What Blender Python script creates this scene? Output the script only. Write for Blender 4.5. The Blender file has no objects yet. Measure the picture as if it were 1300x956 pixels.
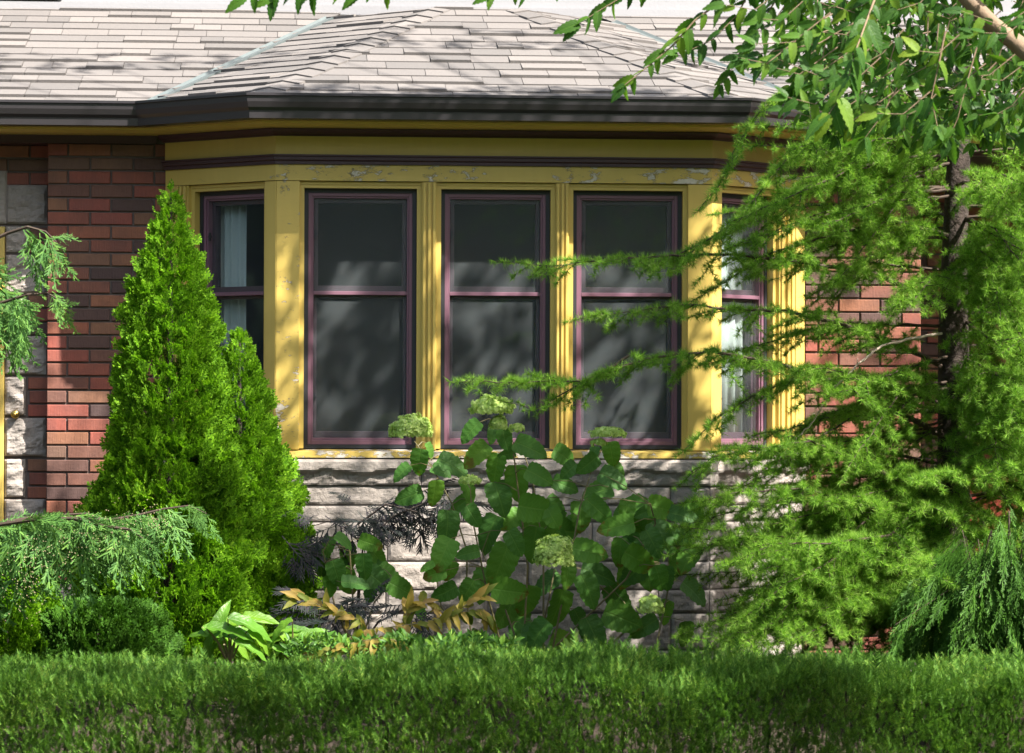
import bpy, math, random
import numpy as np
from mathutils import Vector, Matrix, noise as mnoise
random.seed(7); rng = np.random.default_rng(11)
R = math.radians
S = bpy.context.scene; COL = S.collection
# ---------------------------------------------------------------- camera
CAM = Vector((-1.04, -15.0, 1.65)); FPX = 4000.0
YAW, PITCH, ROLL = R(4.29), R(0.6), R(0.2)
Rm = (Matrix.Rotation(-YAW, 3, 'Z') @ Matrix.Rotation(math.pi/2+PITCH, 3, 'X') @ Matrix.Rotation(ROLL, 3, 'Z'))
def at(px, py, Y):
    d = Rm @ Vector(((px-650)/FPX, -(py-478)/FPX, -1.0))
    return CAM + d*((Y-CAM.y)/d.y)
cd = bpy.data.cameras.new('camera'); cam = bpy.data.objects.new('camera', cd); COL.objects.link(cam)
cam.matrix_world = Matrix.Translation(CAM) @ Rm.to_4x4()
cd.sensor_width = 36; cd.lens = FPX*36/1300; cd.clip_end = 500; cd.clip_start = .1
cd.dof.use_dof = True; cd.dof.focus_distance = 14.6; cd.dof.aperture_fstop = 9
S.camera = cam
# ---------------------------------------------------------------- light
EL, AZ = R(47), R(47)                 # sun: right-front of the house
sun_to = Vector((math.sin(AZ)*math.cos(EL), -math.cos(AZ)*math.cos(EL), math.sin(EL)))
ld = bpy.data.lights.new('sun', 'SUN'); ld.energy = 5.0; ld.angle = R(.53); ld.color = (1, .94, .84)
lo = bpy.data.objects.new('sun', ld); COL.objects.link(lo)
lo.rotation_euler = (-sun_to).to_track_quat('-Z', 'Y').to_euler()
W = bpy.data.worlds.new('World'); S.world = W; W.use_nodes = True
nt = W.node_tree; bg = nt.nodes['Background']
sk = nt.nodes.new('ShaderNodeTexSky'); sk.sky_type = 'NISHITA'; sk.sun_disc = False
sk.sun_elevation = EL; sk.sun_rotation = math.atan2(sun_to.x, sun_to.y)
sk.air_density = 1.0; sk.dust_density = 1.5; sk.ozone_density = 1.0
mw = nt.nodes.new('ShaderNodeMix'); mw.data_type = 'RGBA'; mw.blend_type = 'MULTIPLY'; mw.inputs[0].default_value = 1; mw.inputs[7].default_value = (1.12, 1, .80, 1)
nt.links.new(sk.outputs[0], mw.inputs[6]); nt.links.new(mw.outputs[2], bg.inputs[0]); bg.inputs[1].default_value = .13
S.view_settings.view_transform = 'Standard'; S.view_settings.look = 'None'
S.view_settings.exposure = 1.75; S.view_settings.gamma = 1
S.render.engine = 'CYCLES'
S.cycles.max_bounces = 5; S.cycles.transparent_max_bounces = 10; S.cycles.diffuse_bounces = 3; S.cycles.transmission_bounces = 3; S.cycles.glossy_bounces = 2
S.cycles.use_denoising = True
# ---------------------------------------------------------------- materials
def newmat(name):
    m = bpy.data.materials.new(name); m.use_nodes = True
    n = m.node_tree; p = n.nodes['Principled BSDF']
    return m, n, p
def N(n, t, **kw):
    x = n.nodes.new(t)
    for k, v in kw.items():
        if k.startswith('i_'): x.inputs[k[2:].replace('_', ' ')].default_value = v
        else: setattr(x, k, v)
    return x
def ramp(n, stops, interp='LINEAR'):
    r = n.nodes.new('ShaderNodeValToRGB'); r.color_ramp.interpolation = interp
    el = r.color_ramp.elements
    while len(el) > 1: el.remove(el[-1])
    el[0].position = stops[0][0]; el[0].color = (*stops[0][1], 1)
    for p, c in stops[1:]:
        e = el.new(p); e.color = (*c, 1)
    return r
def island(n): return N(n, 'ShaderNodeNewGeometry').outputs['Random Per Island']
def objco(n): return N(n, 'ShaderNodeTexCoord').outputs['Object']
def noise(n, scale, detail=4, rough=.55, vec=None):
    t = N(n, 'ShaderNodeTexNoise'); t.inputs['Scale'].default_value = scale
    t.inputs['Detail'].default_value = detail; t.inputs['Roughness'].default_value = rough
    n.links.new(vec if vec else objco(n), t.inputs['Vector']); return t.outputs['Fac']
def mixc(n, fac, a, b, blend='MIX'):
    m = N(n, 'ShaderNodeMix', data_type='RGBA', blend_type=blend)
    for s, v in ((0, fac), (6, a), (7, b)):
        if isinstance(v, (int, float)): m.inputs[s].default_value = v
        elif isinstance(v, tuple): m.inputs[s].default_value = (*v, 1)
        else: n.links.new(v, m.inputs[s])
    return m.outputs[2]
def math_(n, op, a, b=0.0):
    m = N(n, 'ShaderNodeMath', operation=op)
    for s, v in ((0, a), (1, b)):
        if isinstance(v, (int, float)): m.inputs[s].default_value = v
        else: n.links.new(v, m.inputs[s])
    return m.outputs[0]
def bump(n, p, h, strength=.4, dist=.01):
    b = N(n, 'ShaderNodeBump'); b.inputs['Strength'].default_value = strength; b.inputs['Distance'].default_value = dist
    n.links.new(h, b.inputs['Height']); n.links.new(b.outputs[0], p.inputs['Normal'])
def simple(name, c, rough=.5, c2=None, sc=8, bs=0, bd=.005, bsc=60, metal=0, spec=.5):
    m, n, p = newmat(name)
    p.inputs['Roughness'].default_value = rough; p.inputs['Metallic'].default_value = metal
    p.inputs['Specular IOR Level'].default_value = spec
    n.links.new(mixc(n, noise(n, sc), c, c2 or tuple(x*.75 for x in c)), p.inputs['Base Color'])
    if bs: bump(n, p, noise(n, bsc, 5, .6), bs, bd)
    return m
def stretch(n, sx, sy, sz):
    mp = N(n, 'ShaderNodeMapping'); mp.inputs['Scale'].default_value = (sx, sy, sz)
    n.links.new(objco(n), mp.inputs['Vector']); return mp.outputs[0]
def paint(name, peel=None):
    """mustard paint, brushed, with optional flaking (peel = threshold)"""
    m, n, p = newmat(name)
    c = mixc(n, noise(n, 5), (.64, .475, .125), (.55, .40, .095))
    streak = noise(n, 30, 3, .6, stretch(n, 1, 1, .07))
    c = mixc(n, math_(n, 'MULTIPLY', streak, .3), c, (.38, .27, .08))
    p.inputs['Roughness'].default_value = .42
    h = streak
    if peel is not None:
        a = noise(n, 19, 7, .74, stretch(n, .6, .6, 1.2)); big = noise(n, 2.3, 2)
        v = math_(n, 'ADD', math_(n, 'MULTIPLY', a, .72), math_(n, 'MULTIPLY', big, .5))
        r = ramp(n, [(peel, (0, 0, 0)), (peel+.008, (1, 1, 1))]); n.links.new(v, r.inputs[0])
        r2 = ramp(n, [(peel-.02, (0, 0, 0)), (peel, (1, 1, 1)), (peel+.012, (0, 0, 0))]); n.links.new(v, r2.inputs[0])
        under = mixc(n, noise(n, 40), (.78, .74, .68), (.42, .35, .27))
        c = mixc(n, r.outputs[0], c, under)
        c = mixc(n, math_(n, 'MULTIPLY', r2.outputs[0], .7), c, (.09, .06, .035))
        blister = math_(n, 'MULTIPLY', noise(n, 45, 4), .25)
        h = math_(n, 'SUBTRACT', blister, math_(n, 'MULTIPLY', r.outputs[0], .6))
        bump(n, p, h, .8, .004)
    else: bump(n, p, h, .15, .003)
    n.links.new(c, p.inputs['Base Color']); return m
def plant(name, stops, trans=.3, rough=.5, clump=3.0, veins=False, spec=.35, brown=0):
    """leaf surface: colour varies per leaf and by clump; part of the light comes through"""
    m, n, p = newmat(name)
    v = math_(n, 'ADD', math_(n, 'MULTIPLY', island(n), .55), math_(n, 'MULTIPLY', noise(n, clump, 2), .5))
    r = ramp(n, stops); n.links.new(v, r.inputs[0]); c = r.outputs[0]
    if veins:
        uv = N(n, 'ShaderNodeTexCoord').outputs['UV']
        sep = N(n, 'ShaderNodeSeparateXYZ'); n.links.new(uv, sep.inputs[0])
        ax = math_(n, 'ABSOLUTE', math_(n, 'SUBTRACT', sep.outputs[0], .5))
        w = math_(n, 'SUBTRACT', sep.outputs[1], math_(n, 'MULTIPLY', ax, .75))
        tri = math_(n, 'PINGPONG', math_(n, 'MULTIPLY', w, 9.0), .5)
        vr = ramp(n, [(0, (1, 1, 1)), (.13, (0, 0, 0))]); n.links.new(tri, vr.inputs[0])
        mr = ramp(n, [(.012, (1, 1, 1)), (.03, (0, 0, 0))]); n.links.new(ax, mr.inputs[0])
        vv = math_(n, 'MAXIMUM', math_(n, 'MULTIPLY', vr.outputs[0], .55), mr.outputs[0])
        c = mixc(n, math_(n, 'MULTIPLY', vv, .25), c, (.20, .36, .07))
        bump(n, p, math_(n, 'SUBTRACT', noise(n, 90, 2), vv), .5, .003)
        if brown:
            e = math_(n, 'ADD', math_(n, 'MULTIPLY', sep.outputs[1], .5), math_(n, 'MULTIPLY', noise(n, 22, 4), .8))
            e = math_(n, 'ADD', e, math_(n, 'MULTIPLY', island(n), .32))
            br = ramp(n, [(.90, (0, 0, 0)), (.97, (1, 1, 1))]); n.links.new(math_(n, 'MULTIPLY', e, brown*.83), br.inputs[0])
            c = mixc(n, math_(n, 'MULTIPLY', br.outputs[0], .85), c, (.17, .12, .02))
    n.links.new(c, p.inputs['Base Color']); p.inputs['Roughness'].default_value = rough
    p.inputs['Specular IOR Level'].default_value = spec
    t = N(n, 'ShaderNodeBsdfTranslucent')
    n.links.new(mixc(n, .55, c, mixc(n, 1.0, c, (1.35, 1.5, .4), 'MULTIPLY')), t.inputs[0])
    mx = N(n, 'ShaderNodeMixShader'); mx.inputs[0].default_value = trans
    n.links.new(p.outputs[0], mx.inputs[1]); n.links.new(t.outputs[0], mx.inputs[2])
    n.links.new(mx.outputs[0], n.nodes['Material Output'].inputs[0]); return m
M = {}
M['yellow'] = paint('mustard_paint'); M['peel'] = paint('flaking_mustard_paint', .668); M['peel2'] = paint('badly_flaking_mustard_paint', .63)
M['maroon'] = simple('maroon_paint', (.062, .026, .036), .45, (.045, .02, .028), 6, .15, .002)
M['mauve'] = simple('mauve_window_frame', (.19, .095, .135), .38, (.16, .08, .115), 6)
M['plum'] = simple('dark_plum_sash', (.052, .03, .045), .4)
M['char'] = simple('charcoal_window_lining', (.022, .024, .032), .5)
M['gutter'] = simple('dark_bronze_gutter', (.034, .030, .034), .32, (.028, .026, .03), 3, spec=.6)
M['tin'] = simple('valley_flashing_metal', (.135, .165, .17), .5, (.09, .11, .115), 14, metal=.3)
M['siding'] = simple('pale_upper_wall', (.27, .27, .29), .7, (.23, .23, .25), 3, .3, .004)
M['mortar'] = simple('grey_mortar', (.15, .125, .115), .95, (.11, .09, .085), 20, .5, .004)
M['smortar'] = simple('stone_mortar', (.22, .20, .19), .95, (.15, .135, .13), 20, .5, .004)
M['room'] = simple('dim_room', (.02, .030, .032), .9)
M['brass'] = simple('brass', (.62, .42, .12), .28, metal=1)
M['door'] = simple('dark_red_door', (.20, .025, .018), .45)
M['soil'] = simple('dark_mulch', (.05, .033, .022), .95, (.02, .014, .01), 30, 1, .03, 25)
M['grass'] = simple('lawn', (.05, .085, .02), .9, (.035, .06, .015), 12, .8, .02, 60)
M['bark'] = simple('larch_bark', (.06, .043, .036), .95, (.022, .016, .014), 22, 1, .02, 45)
M['twig'] = simple('brown_twig', (.065, .042, .028), .85, (.035, .024, .018), 30)
M['palewood'] = simple('bleached_dead_wood', (.42, .34, .27), .8)
M['elmbark'] = simple('smooth_tan_bark', (.23, .155, .095), .75, (.14, .1, .065), 14, .6, .01, 30)
M['stem'] = simple('green_brown_stem', (.13, .10, .045), .6, (.19, .17, .07), 12)
def brick_mat():
    m, n, p = newmat('red_brown_brick')
    r = ramp(n, [(0, (.07, .042, .04)), (.16, (.11, .058, .048)), (.3, (.20, .085, .058)), (.45, (.27, .085, .055)),
                 (.6, (.32, .08, .058)), (.75, (.34, .125, .065)), (.88, (.25, .12, .068)), (1, (.13, .08, .062))])
    n.links.new(island(n), r.inputs[0])
    mo = noise(n, 7, 4, .6)
    rr = ramp(n, [(.35, (0, 0, 0)), (.7, (1, 1, 1))]); n.links.new(mo, rr.inputs[0])
    c = mixc(n, math_(n, 'MULTIPLY', rr.outputs[0], .5), r.outputs[0], (.085, .045, .042))
    wire = noise(n, 160, 2, .5, stretch(n, 1, 1, .08))
    c = mixc(n, math_(n, 'MULTIPLY', wire, .35), c, (.05, .03, .03))
    n.links.new(c, p.inputs['Base Color']); p.inputs['Roughness'].default_value = .8
    bump(n, p, math_(n, 'ADD', wire, noise(n, 60, 5)), .55, .003); return m
M['brick'] = brick_mat()
def stone_mat():
    m, n, p = newmat('rock_faced_limestone')
    r = ramp(n, [(0, (.225, .20, .185)), (.5, (.30, .265, .24)), (1, (.365, .315, .28))]); n.links.new(island(n), r.inputs[0])
    a = noise(n, 5, 6, .65); ra = ramp(n, [(.35, (0, 0, 0)), (.7, (1, 1, 1))]); n.links.new(a, ra.inputs[0])
    c = mixc(n, math_(n, 'MULTIPLY', ra.outputs[0], .4), r.outputs[0], (.2, .18, .165))
    f = noise(n, 70, 4, .7)
    c = mixc(n, math_(n, 'MULTIPLY', f, .4), c, (.42, .38, .36))
    n.links.new(c, p.inputs['Base Color']); p.inputs['Roughness'].default_value = .9
    bump(n, p, math_(n, 'ADD', f, noise(n, 18, 6, .7)), .7, .008); return m
M['stone'] = stone_mat()
def shingle_mat():
    m, n, p = newmat('weathered_asphalt_shingle')
    r = ramp(n, [(0, (.125, .117, .115)), (.3, (.155, .143, .14)), (.7, (.18, .165, .16)), (1, (.215, .197, .19))]); n.links.new(island(n), r.inputs[0])
    g = noise(n, 260, 3, .7); rg = ramp(n, [(.38, (0, 0, 0)), (.62, (1, 1, 1))]); n.links.new(g, rg.inputs[0])
    c = mixc(n, math_(n, 'MULTIPLY', rg.outputs[0], .4), r.outputs[0], (.07, .065, .065))
    c = mixc(n, math_(n, 'MULTIPLY', noise(n, 3, 4), .3), c, (.11, .1, .1))
    n.links.new(c, p.inputs['Base Color']); p.inputs['Roughness'].default_value = .92
    bump(n, p, g, .7, .003); return m
M['shingle'] = shingle_mat()
def glass_mat():
    m, n, p = newmat('window_glass'); n.nodes.remove(p)
    t = N(n, 'ShaderNodeBsdfTransparent'); t.inputs[0].default_value = (.90, .95, .95, 1)
    g = N(n, 'ShaderNodeBsdfGlossy'); g.inputs['Roughness'].default_value = .02
    lw = N(n, 'ShaderNodeLayerWeight'); lw.inputs[0].default_value = .5
    fr5 = math_(n, 'ADD', math_(n, 'MULTIPLY', math_(n, 'POWER', lw.outputs['Facing'], 5), .9), .042)
    mx = N(n, 'ShaderNodeMixShader'); n.links.new(fr5, mx.inputs[0])
    n.links.new(t.outputs[0], mx.inputs[1]); n.links.new(g.outputs[0], mx.inputs[2])
    n.links.new(mx.outputs[0], n.nodes['Material Output'].inputs[0]); return m
M['glass'] = glass_mat()
def screen_mat(name='insect_screen_mesh', frac=.20):
    m, n, p = newmat(name)
    p.inputs['Roughness'].default_value = .8
    n.links.new(mixc(n, noise(n, 14, 5, .7), (.13, .18, .20), (.27, .285, .30)), p.inputs['Base Color'])
    t = N(n, 'ShaderNodeBsdfTransparent'); mx = N(n, 'ShaderNodeMixShader'); mx.inputs[0].default_value = frac
    n.links.new(t.outputs[0], mx.inputs[1]); n.links.new(p.outputs[0], mx.inputs[2])
    n.links.new(mx.outputs[0], n.nodes['Material Output'].inputs[0]); return m
M['screen'] = screen_mat(); M['sheer'] = screen_mat('thin_side_screen', .1)
def curtain_mat():
    m, n, p = newmat('white_curtain_cloth'); p.inputs['Roughness'].default_value = .9
    n.links.new(mixc(n, noise(n, 30, 4, .6, stretch(n, 1, 1, .1)), (.88, .88, .86), (.74, .74, .72)), p.inputs['Base Color'])
    t = N(n, 'ShaderNodeBsdfTranslucent'); t.inputs[0].default_value = (.7, .7, .68, 1)
    mx = N(n, 'ShaderNodeMixShader'); mx.inputs[0].default_value = .3
    n.links.new(p.outputs[0], mx.inputs[1]); n.links.new(t.outputs[0], mx.inputs[2])
    n.links.new(mx.outputs[0], n.nodes['Material Output'].inputs[0]); return m
M['curtain'] = curtain_mat()
M['thuja'] = plant('thuja_foliage', [(0, (.030, .085, .008)), (.35, (.075, .185, .010)), (.65, (.17, .37, .016)), (1, (.36, .58, .04))], .42, .55, 4, spec=.15)
M['thuja2'] = plant('dark_thuja_foliage', [(0, (.022, .065, .010)), (.5, (.045, .125, .014)), (1, (.09, .21, .022))], .25, .55, 4, spec=.15)
M['larch'] = plant('larch_needles', [(0, (.035, .10, .014)), (.35, (.095, .22, .026)), (.65, (.22, .41, .05)), (1, (.48, .64, .17))], .45, .5, 5, spec=.15)
M['elm'] = plant('elm_leaves', [(0, (.014, .05, .010)), (.35, (.03, .10, .012)), (.7, (.07, .17, .016)), (.85, (.15, .25, .02)), (1, (.32, .30, .03))], .45, .48, 2.5, True, .28)
M['hyd'] = plant('hydrangea_leaves', [(0, (.04, .12, .028)), (.45, (.075, .205, .035)), (.8, (.125, .30, .035)), (1, (.24, .38, .04))], .38, .5, 3, True, .28, 1.0)
M['floret'] = plant('hydrangea_florets', [(0, (.30, .46, .08)), (.5, (.50, .66, .18)), (1, (.74, .82, .40))], .3, .6, 20)
M['cyp'] = plant('weeping_cypress_foliage', [(0, (.035, .10, .025)), (.45, (.07, .17, .042)), (.8, (.12, .25, .045)), (1, (.26, .36, .08))], .25, .6, 6, spec=.15)
M['seedcones'] = simple('tan_seed_cones', (.28, .24, .13), .8)
M['yew'] = plant('yew_needles', [(0, (.10, .075, .03)), (.1, (.035, .09, .018)), (.45, (.07, .165, .028)), (.7, (.13, .265, .04)), (1, (.34, .40, .09))], .28, .45, 5, spec=.15)
M['hosta'] = plant('hosta_leaves', [(0, (.05, .15, .02)), (.5, (.10, .25, .02)), (1, (.20, .34, .02))], .35, .42, 4, True, .5)
M['lace'] = plant('dark_purple_cut_leaves', [(0, (.016, .026, .022)), (.5, (.03, .036, .034)), (1, (.055, .042, .062))], .1, .6, 5, spec=.12)
M['dry'] = plant('yellow_autumn_leaflets', [(0, (.07, .14, .02)), (.35, (.16, .20, .025)), (.55, (.30, .24, .04)), (.8, (.42, .27, .08)), (1, (.48, .33, .16))], .45, .6, 8)
M['under'] = plant('small_green_leaves', [(0, (.03, .09, .015)), (.5, (.07, .19, .02)), (1, (.20, .34, .03))], .3, .5, 5)
M['woods'] = plant('distant_tree_foliage', [(0, (.006, .018, .008)), (.5, (.012, .032, .013)), (1, (.024, .055, .02))], .15, .7, .3)
M['darkwood'] = simple('dark_shrub_stem', (.05, .032, .026), .7)
# ---------------------------------------------------------------- mesh helpers
def tag(o, label=None, cat=None, group=None, kind=None):
    if label: o['label'] = label
    if cat: o['category'] = cat
    if group: o['group'] = group
    if kind: o['kind'] = kind
    return o
def empty(name, loc, label=None, cat=None, group=None, kind=None):
    o = bpy.data.objects.new(name, None); COL.objects.link(o); o.location = loc; o.empty_display_size = .1
    return tag(o, label, cat, group, kind)
def link(name, me, mat, parent):
    if mat: me.materials.append(mat)
    o = bpy.data.objects.new(name, me); COL.objects.link(o)
    if parent:
        o.parent = parent; o.matrix_parent_inverse = Matrix.Translation(-WL(parent))
    return o
def WL(o):
    return Vector(o.location) if o.type == 'EMPTY' else Vector((0, 0, 0))
class MB:
    def __init__(s): s.v = []; s.f = []
    def add(s, vs, fs):
        b = len(s.v); s.v += [tuple(v) for v in vs]; s.f += [[i+b for i in f] for f in fs]
    def box(s, x0, x1, y0, y1, z0, z1, fr=None):
        vs = [(x, y, z) for x in (x0, x1) for y in (y0, y1) for z in (z0, z1)]
        if fr: vs = [fr(*v) for v in vs]
        s.add(vs, [(0, 1, 3, 2), (4, 6, 7, 5), (0, 4, 5, 1), (2, 3, 7, 6), (0, 2, 6, 4), (1, 5, 7, 3)])
    def tube(s, pts, rad, k=6, caps=True):
        pts = [Vector(p) for p in pts]; n = len(pts); b = len(s.v)
        for i, p in enumerate(pts):
            d = (pts[min(i+1, n-1)]-pts[max(i-1, 0)]).normalized()
            a = d.cross(Vector((0, 0, 1)) if abs(d.z) < .9 else Vector((1, 0, 0))).normalized(); c = d.cross(a)
            r = rad[i] if isinstance(rad, (list, tuple)) else rad
            for j in range(k):
                t = 2*math.pi*j/k; s.v.append(tuple(p + (a*math.cos(t)+c*math.sin(t))*r))
        for i in range(n-1):
            for j in range(k):
                s.f.append([b+i*k+j, b+i*k+(j+1) % k, b+(i+1)*k+(j+1) % k, b+(i+1)*k+j])
        if caps: s.f.append([b+j for j in range(k)][::-1]); s.f.append([b+(n-1)*k+j for j in range(k)])
    def sweep(s, path, prof):
        """closed profile of (outward, z) swept with mitres along a plan path (left to right)"""
        n = len(path); k = len(prof); b = len(s.v)
        for i, p in enumerate(path):
            ns = []
            for q in (i-1, i):
                if 0 <= q < n-1:
                    dx, dy = path[q+1][0]-path[q][0], path[q+1][1]-path[q][1]; l = math.hypot(dx, dy); ns.append((dy/l, -dx/l))
            if len(ns) == 1: m = ns[0]
            else:
                mx, my = ns[0][0]+ns[1][0], ns[0][1]+ns[1][1]; l2 = (mx*mx+my*my)/2; m = (mx/l2, my/l2)
            for o, z in prof: s.v.append((p[0]+m[0]*o, p[1]+m[1]*o, z))
        for i in range(n-1):
            for j in range(k):
                s.f.append([b+i*k+j, b+i*k+(j+1) % k, b+(i+1)*k+(j+1) % k, b+(i+1)*k+j])
        s.f.append([b+j for j in range(k)]); s.f.append([b+(n-1)*k+j for j in range(k)][::-1])
    def build(s, name, mat, parent=None, smooth=False, bevel=0):
        me = bpy.data.meshes.new(name); me.from_pydata(s.v, [], s.f); me.update()
        if smooth:
            for p in me.polygons: p.use_smooth = True
        o = link(name, me, mat, parent)
        if bevel:
            md = o.modifiers.new('bevel', 'BEVEL'); md.width = bevel; md.segments = 2; md.limit_method = 'ANGLE'
        return o
def npmesh(name, V, F, mat, parent=None, UV=None, smooth=False):
    me = bpy.data.meshes.new(name); V = np.asarray(V, np.float32); F = np.asarray(F, np.int32); k = F.shape[1]
    me.vertices.add(len(V)); me.vertices.foreach_set('co', V.ravel())
    me.loops.add(F.size); me.loops.foreach_set('vertex_index', F.ravel())
    me.polygons.add(len(F)); me.polygons.foreach_set('loop_start', np.arange(0, F.size, k, dtype=np.int32))
    me.polygons.foreach_set('loop_total', np.full(len(F), k, np.int32))
    if UV is not None:
        u = me.uv_layers.new(name='UVMap'); u.data.foreach_set('uv', np.asarray(UV, np.float32)[F.ravel()].ravel())
    me.update(calc_edges=True)
    if smooth: me.polygons.foreach_set('use_smooth', np.ones(len(F), bool))
    return link(name, me, mat, parent)
def frames(D, Nn, S_):
    """matrices whose Y axis is D, Z axis close to Nn, scaled"""
    D = D/np.linalg.norm(D, axis=1, keepdims=True)
    X = np.cross(D, Nn); X /= np.linalg.norm(X, axis=1, keepdims=True)+1e-9
    Z = np.cross(X, D)
    Mx = np.stack([X, D, Z], axis=2)
    S_ = np.asarray(S_)
    return Mx*(S_[:, None, None] if S_.ndim == 1 else S_[:, None, :])
def inst(T, P, Mx):
    tv, tf = T[0], T[1]; n = len(tv); c = len(P)
    V = np.einsum('nij,kj->nki', Mx, tv) + np.asarray(P)[:, None, :]
    F = tf[None] + (np.arange(c)*n)[:, None, None]
    UV = np.tile(T[2], (c, 1)) if len(T) > 2 else None
    return V.reshape(-1, 3), F.reshape(-1, tf.shape[1]), UV
def scatter(name, T, P, Mx, mat, parent, smooth=False):
    V, F, UV = inst(T, P, Mx); return npmesh(name, V, F, mat, parent, UV, smooth)
def scatter_multi(name, parts, mat, parent, smooth=False):
    Vs, Fs, Us, b = [], [], [], 0
    for T, P, Mx in parts:
        if not len(P): continue
        V, F, U = inst(T, P, Mx); Vs.append(V); Fs.append(F+b); b += len(V)
        if U is not None: Us.append(U)
    return npmesh(name, np.concatenate(Vs), np.concatenate(Fs), mat, parent, np.concatenate(Us) if Us else None, smooth)
def unit(n, g=None):
    v = (g or rng).normal(size=(n, 3)); return v/np.linalg.norm(v, axis=1, keepdims=True)
# ---- foliage templates (unit size, Y = growth direction, Z = face)
def t_leaf(rows=8, wid=.62, ser=.035, fold=.18, curl=.22, base=.35, tip=1.5, cup=0.0):
    vs, uv, fs = [], [], []
    for i in range(rows+1):
        t = i/rows; w = wid*.5*(math.sin(math.pi*min(1, t**base if t > 0 else 0)) if False else (t+.02)**base*(1-t)**(1/tip)*1.75)
        w = wid*.5*math.tanh(w/(wid*.5)*1.25)
        for j, c in enumerate((-1, -.5, 0, .5, 1)):
            e = (ser if i % 2 else -ser*.3) if abs(c) == 1 and 0 < i < rows else 0
            x = c*(w+e)
            z = abs(c)*w*fold*1.2 - curl*t*t + cup*abs(c)*math.sin(i*2.1+c)*.03
            vs.append((x, t+ (-e*.5 if e > 0 else 0), z)); uv.append((.5+.5*c*min(1, (w+e)/(wid*.5)), t))
    for i in range(rows):
        for j in range(4):
            a = i*5+j; fs.append((a, a+1, a+6, a+5))
    return np.array(vs), np.array(fs), np.array(uv)
T_ELM = t_leaf(12, .60, .03, .2, .2, .5, .95)
T_HYD = t_leaf(14, .84, .022, .16, .32, .36, 1.3, 1)
T_HOSTA = t_leaf(10, .5, .0, .3, .5, .5, 1.1, 1)
T_SMALL = t_leaf(3, .5, .0, .2, .2, .5, 1.2)
def quad(a, b, w0, w1):
    a, b = np.array(a, float), np.array(b, float); d = b-a; p = np.array([-d[1], d[0], 0]); p /= np.linalg.norm(p)+1e-9
    return [a-p*w0, a+p*w0, b+p*w1, b-p*w1]
def t_quads(qs):
    v = np.array([p for q in qs for p in q]); return v, np.arange(len(v)).reshape(-1, 4)
def t_spray(seed=0, n=7):
    g = random.Random(seed); q = [quad((0, 0, 0), (0, 1, -.1), .035, .03)]
    for i in range(n):
        t = .12+.8*i/n; s = 1 if i % 2 else -1; L = (.5-.32*t)*g.uniform(.8, 1.2); a = g.uniform(.6, .9)
        x1, y1 = s*L*math.sin(a), t+L*math.cos(a); z1 = g.uniform(-.12, .1)-.1*t
        q.append(quad((0, t, -.1*t*t), (x1, y1, z1), .045, .035))
        for k in (.4, .75):
            q.append(quad((x1*k, t+(y1-t)*k, z1*k), (x1*k+s*.02, t+(y1-t)*k+L*.42, z1*k+g.uniform(-.05, .05)), .04, .03))
            q.append(quad((x1*k, t+(y1-t)*k, z1*k), (x1*k+s*L*.4, t+(y1-t)*k+.02, z1*k+g.uniform(-.05, .05)), .04, .03))
    return t_quads(q)
T_SPRAY = [t_spray(s) for s in range(4)]
def t_frond(seed=0, n=11):
    """drooping scale-leaf frond (Y = hanging direction)"""
    g = random.Random(seed); q = []; cx = 0; prev = (0, 0, 0)
    for i in range(n):
        t = (i+1)/n; cur = (.07*math.sin(t*3+seed), t, .05*math.sin(t*4+seed*2)); q.append(quad(prev, cur, .011, .008)); prev = cur
        s = 1 if i % 2 else -1; L = (.34*(1-t)+.1)*g.uniform(.7, 1.2); a = g.uniform(.35, .7)
        e = (cur[0]+s*L*math.sin(a), cur[1]+L*math.cos(a), cur[2]+g.uniform(-.1, .1))
        q.append(quad(cur, e, .012, .008))
        for k in (.25, .5, .75):
            m = [cur[j]+(e[j]-cur[j])*k for j in range(3)]
            for s2 in (1, -1):
                l2 = L*.36*g.uniform(.7, 1.2); a2 = a*s+s2*.6
                q.append(quad(m, (m[0]+l2*math.sin(a2), m[1]+l2*math.cos(a2), m[2]+g.uniform(-.04, .04)), .011, .007))
    return t_quads(q)
T_FROND = [t_frond(s) for s in range(5)]
def t_tuft(n=18, L=1, w=.03, seed=0, spread=1.35):
    g = random.Random(seed); v, f = [], []
    for i in range(n):
        th = g.uniform(0, 2*math.pi); ph = spread*math.sqrt(g.uniform(.02, 1)); l = L*g.uniform(.7, 1.1)
        d = Vector((math.sin(ph)*math.cos(th), math.cos(ph), math.sin(ph)*math.sin(th)))
        p = d.cross(Vector((g.uniform(-1, 1), g.uniform(-1, 1), g.uniform(-1, 1)))).normalized()*w
        b = len(v); v += [tuple(-p), tuple(p), tuple(d*l)]; f.append((b, b+1, b+2))
    return np.array(v), np.array(f)
T_TUFT = [t_tuft(22, 1, .03, s) for s in range(5)]
def t_yew(seed=0, n=11):
    g = random.Random(seed); v, f = [], []
    def tri(a, b, w):
        a, b = Vector(a), Vector(b); p = (b-a).cross(Vector((g.uniform(-.3, .3), g.uniform(-.3, .3), 1))).normalized()*w
        i = len(v); v.extend([tuple(a-p), tuple(a+p), tuple(b)]); f.append((i, i+1, i+2))
    tri((0, 0, 0), (0, 1, 0), .02)
    for i in range(n):
        t = .08+.88*i/n
        for s in (1, -1):
            L = .36*g.uniform(.8, 1.15)*(1-.35*t); a = g.uniform(.7, 1.05)*(1-.4*t)
            tri((0, t, 0), (s*L*math.sin(a), t+L*math.cos(a), g.uniform(-.08, .14)), .027)
    return np.array(v), np.array(f)
T_YEW = [t_yew(s) for s in range(4)]
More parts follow.
